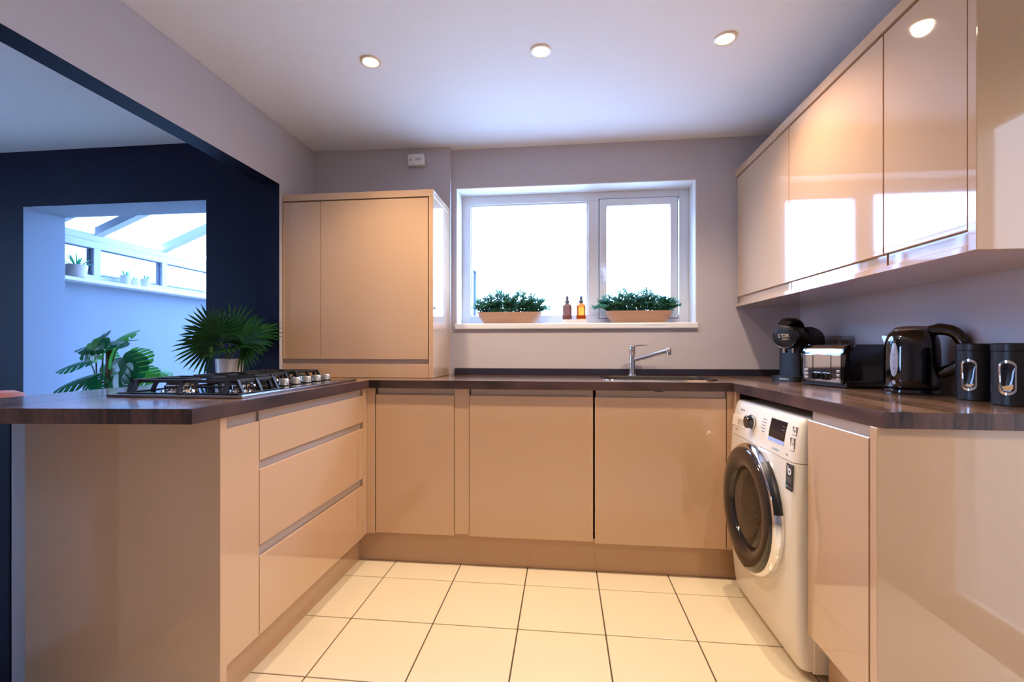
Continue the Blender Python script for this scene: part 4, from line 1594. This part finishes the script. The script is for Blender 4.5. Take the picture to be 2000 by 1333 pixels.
aloe(-3.385, 2.905, 0.062, 0.088, 0.105, 20, 'largest potted aloe, far left on the garden room sill', 1)
aloe(-3.385, 3.272, 0.036, 0.070, 0.070, 18, 'potted aloe left of the trio on the garden room sill', 2)
aloe(-3.395, 3.366, 0.032, 0.050, 0.045, 14, 'lowest potted aloe in the middle of the trio on the garden room sill', 3)
aloe(-3.385, 3.448, 0.034, 0.066, 0.066, 12, 'potted aloe right of the trio on the garden room sill', 4)


# monstera in the opening
def monstera_leaf(parent, base, tip, normal, wd, m, seed):
    rnd = random.Random(seed)
    base, tip = Vector(base), Vector(tip)
    ax = tip - base
    L = ax.length
    ax.normalize()
    nrm = Vector(normal)
    nrm = (nrm - ax * nrm.dot(ax)).normalized()
    side = ax.cross(nrm)

    def P(tt, s):                     # tt along rib, s signed half width in metres
        curl = -0.30 * (s * s) / max(wd, 1e-3) - 0.16 * L * tt * tt
        return base + ax * (L * tt) + side * s + nrm * curl
    bm = nb()
    n = 5

    def half(tt):
        return wd * (math.sin(PI * min(1, (tt + 0.30) / 1.30)) ** 0.62) if tt < 1 else 0
    for sg in (-1, 1):
        # continuous inner part
        prev = None
        for i in range(n + 1):
            tt = i / n * 0.985
            a = bm.verts.new(P(tt, 0))
            b = bm.verts.new(P(tt + 0.03 * (1 - tt), sg * half(tt) * 0.45))
            if prev:
                bm.faces.new((prev[0], a, b, prev[1]))
            prev = (a, b)
        # lobes
        for i in range(n):
            t0, t1 = i / n, (i + 1) / n
            g = 0.11 if i > 0 else 0.02
            ta, tb = t0 + (t1 - t0) * g, t1 - (t1 - t0) * 0.10
            swp = 0.10
            q = []
            for tt in (ta, (ta + tb) / 2, tb):
                hw = half(tt)
                q.append([P(tt * 0.985 + 0.03 * (1 - tt), sg * hw * 0.44), P(tt + swp * 0.5, sg * hw * 0.75),
                          P(tt + swp * (0.9 if tt == (ta + tb) / 2 else 0.75), sg * hw * (1.0 if tt == (ta + tb) / 2 else 0.93))])
            V = [[bm.verts.new(p) for p in r] for r in q]
            for r0, r1 in zip(V[:-1], V[1:]):
                for k in range(2):
                    bm.faces.new((r0[k], r0[k + 1], r1[k + 1], r1[k]))
    # heart lobes at the stalk
    for sg in (-1, 1):
        c = bm.verts.new(P(0.0, 0))
        arc = [bm.verts.new(P(0.03, sg * half(0) * 0.45))]
        for k in range(6):
            a = math.radians(-10 - 26 * k)
            arc.append(bm.verts.new(P(0.05 + 0.22 * math.sin(a), sg * half(0) * (0.48 + 0.5 * math.cos(a)))))
        for k in range(len(arc) - 1):
            bm.faces.new((c, arc[k], arc[k + 1]))
    return obj('leaf', bm, m, parent, True)


MX, MY = -2.80, 2.52
t = thing('monstera', 'tall glossy split leaf monstera plant in the navy opening', 'plant', (MX, MY, 0))
bm = nb()
lathe(bm, [(0.11, 0.001), (0.12, 0.01), (0.15, 0.27), (0.145, 0.275), (0.135, 0.27), (0.13, 0.24), (0, 0.24)], 32, (MX, MY, 0))
obj('pot', bm, 'pot_white', t, True)
bm = nb()
lathe(bm, [(0.129, 0.241), (0.08, 0.246), (0, 0.248)], 24, (MX, MY, 0))
obj('soil', bm, 'soil', t)
bm = nb()
lathe(bm, [(0.022, 0.24), (0.024, 0.6), (0.022, 1.075), (0.014, 1.085), (0, 1.087)], 14, (MX + 0.06, MY + 0.03, 0))
obj('moss_pole', bm, 'bark', t, True)
F = 910.4
cs, sn_ = math.cos(PSI), math.sin(PSI)


def lp(px, py, y):
    """place measured from the photograph: point on the plane at depth y"""
    u, v = (px - 1000) / F, (679.84 - py) / F
    rx, ry = u * cs - sn_, u * sn_ + cs
    k = y / ry
    return Vector((rx * k, y, 1.079 + v * k))


leaves = [((245, 668), (150, 668), 2.50, (-0.2, -0.4, 0.9), 0.085, 0), ((222, 668), (258, 645), 2.56, (0.1, -0.6, 0.7), 0.07, 1),
          ((205, 660), (148, 690), 2.46, (0.0, -0.7, 0.6), 0.085, 0), ((178, 672), (186, 702), 2.44, (-0.2, -0.8, 0.4), 0.06, 1),
          ((175, 706), (108, 716), 2.58, (0.0, -0.5, 0.9), 0.06, 0), ((178, 737), (104, 752), 2.40, (-0.1, -0.5, 0.8), 0.085, 0), ((176, 742), (190, 765), 2.40, (0.1, -0.8, 0.5), 0.06, 0),
          ((252, 692), (284, 708), 2.50, (0.3, -0.8, 0.4), 0.07, 1), ((240, 700), (262, 740), 2.44, (0.2, -0.9, 0.3), 0.085, 0), ((245, 712), (205, 760), 2.42, (-0.3, -0.9, 0.4), 0.085, 0),
          ((268, 722), (292, 745), 2.50, (0.4, -0.8, 0.4), 0.07, 1), ((290, 727), (326, 734), 2.56, (0.2, -0.6, 0.8), 0.06, 1), ((216, 690), (212, 718), 2.54, (-0.3, -0.9, 0.3), 0.05, 1),
          ((196, 720), (200, 735), 2.56, (-0.6, -0.7, 0.3), 0.04, 0), ((232, 730), (228, 768), 2.40, (0.0, -0.9, 0.35), 0.075, 0)]
for i, (b, e, y, nrm, wd, young) in enumerate(leaves):
    pb, pe = lp(*b, y), lp(*e, y - 0.04)
    lf = monstera_leaf(t, pb, pe, nrm, wd * 1.2, 'leaf_mon2' if young else 'leaf_mon', i)
    bm = nb()
    root = Vector((MX + random.uniform(-.03, .05), MY + random.uniform(-.02, .03), 0.245))
    mid = Vector(((pb.x + MX + 0.03) / 2, (pb.y + MY) / 2, pb.z - 0.10))
    tube(bm, catmull([root, (root + mid) / 2 + Vector((0, 0, 0.05)), mid, pb], 4), 0.0042, 6)
    obj('stem', bm, 'stem', lf, True)

# ------------------------------------------------------------------ chair on the dining side
t = thing('dining_chair', 'terracotta upholstered dining chair tucked behind the peninsula, only its back showing', 'chair', (-2.42, 1.55, 0), math.radians(0))
cx, cy = -2.42, 1.52
bm = nb()
box(bm, cx - 0.24, cx + 0.22, cy - 0.24, cy + 0.24, 0.40, 0.49, 0.03, 3)
obj('seat', bm, 'pink', t, True)
bm = nb()
grid = []
for k in range(13):
    a = math.radians(-70 + 140 * k / 12)
    px, py = cx + 0.0 + 0.24 * math.cos(a), cy + 0.25 * math.sin(a)
    edge = abs(k - 6) / 6
    zt = 0.912 - 0.045 * edge ** 3
    r = 0.026
    col = []
    for dr, z in ((-r, 0.46), (-r, zt - 0.028), (-r * 0.7, zt - 0.008), (0, zt), (r * 0.7, zt - 0.008), (r, zt - 0.028), (r, 0.46)):
        col.append(bm.verts.new((px + dr * math.cos(a), py + dr * math.sin(a), z)))
    grid.append(col)
for a, b in zip(grid[:-1], grid[1:]):
    for k in range(6):
        bm.faces.new((a[k], a[k + 1], b[k + 1], b[k]))
    bm.faces.new((a[6], a[0], b[0], b[6]))
bm.faces.new(grid[0])
bm.faces.new(grid[-1][::-1])
obj('backrest', bm, 'pink', t, True)
for sx in (-1, 1):
    for sy in (-1, 1):
        bm = nb()
        tube(bm, [(cx + sx * 0.18, cy + sy * 0.18, 0.41), (cx + sx * 0.21, cy + sy * 0.21, 0.001)], [0.016, 0.010], 12)
        obj('leg', bm, 'iron', t, True)
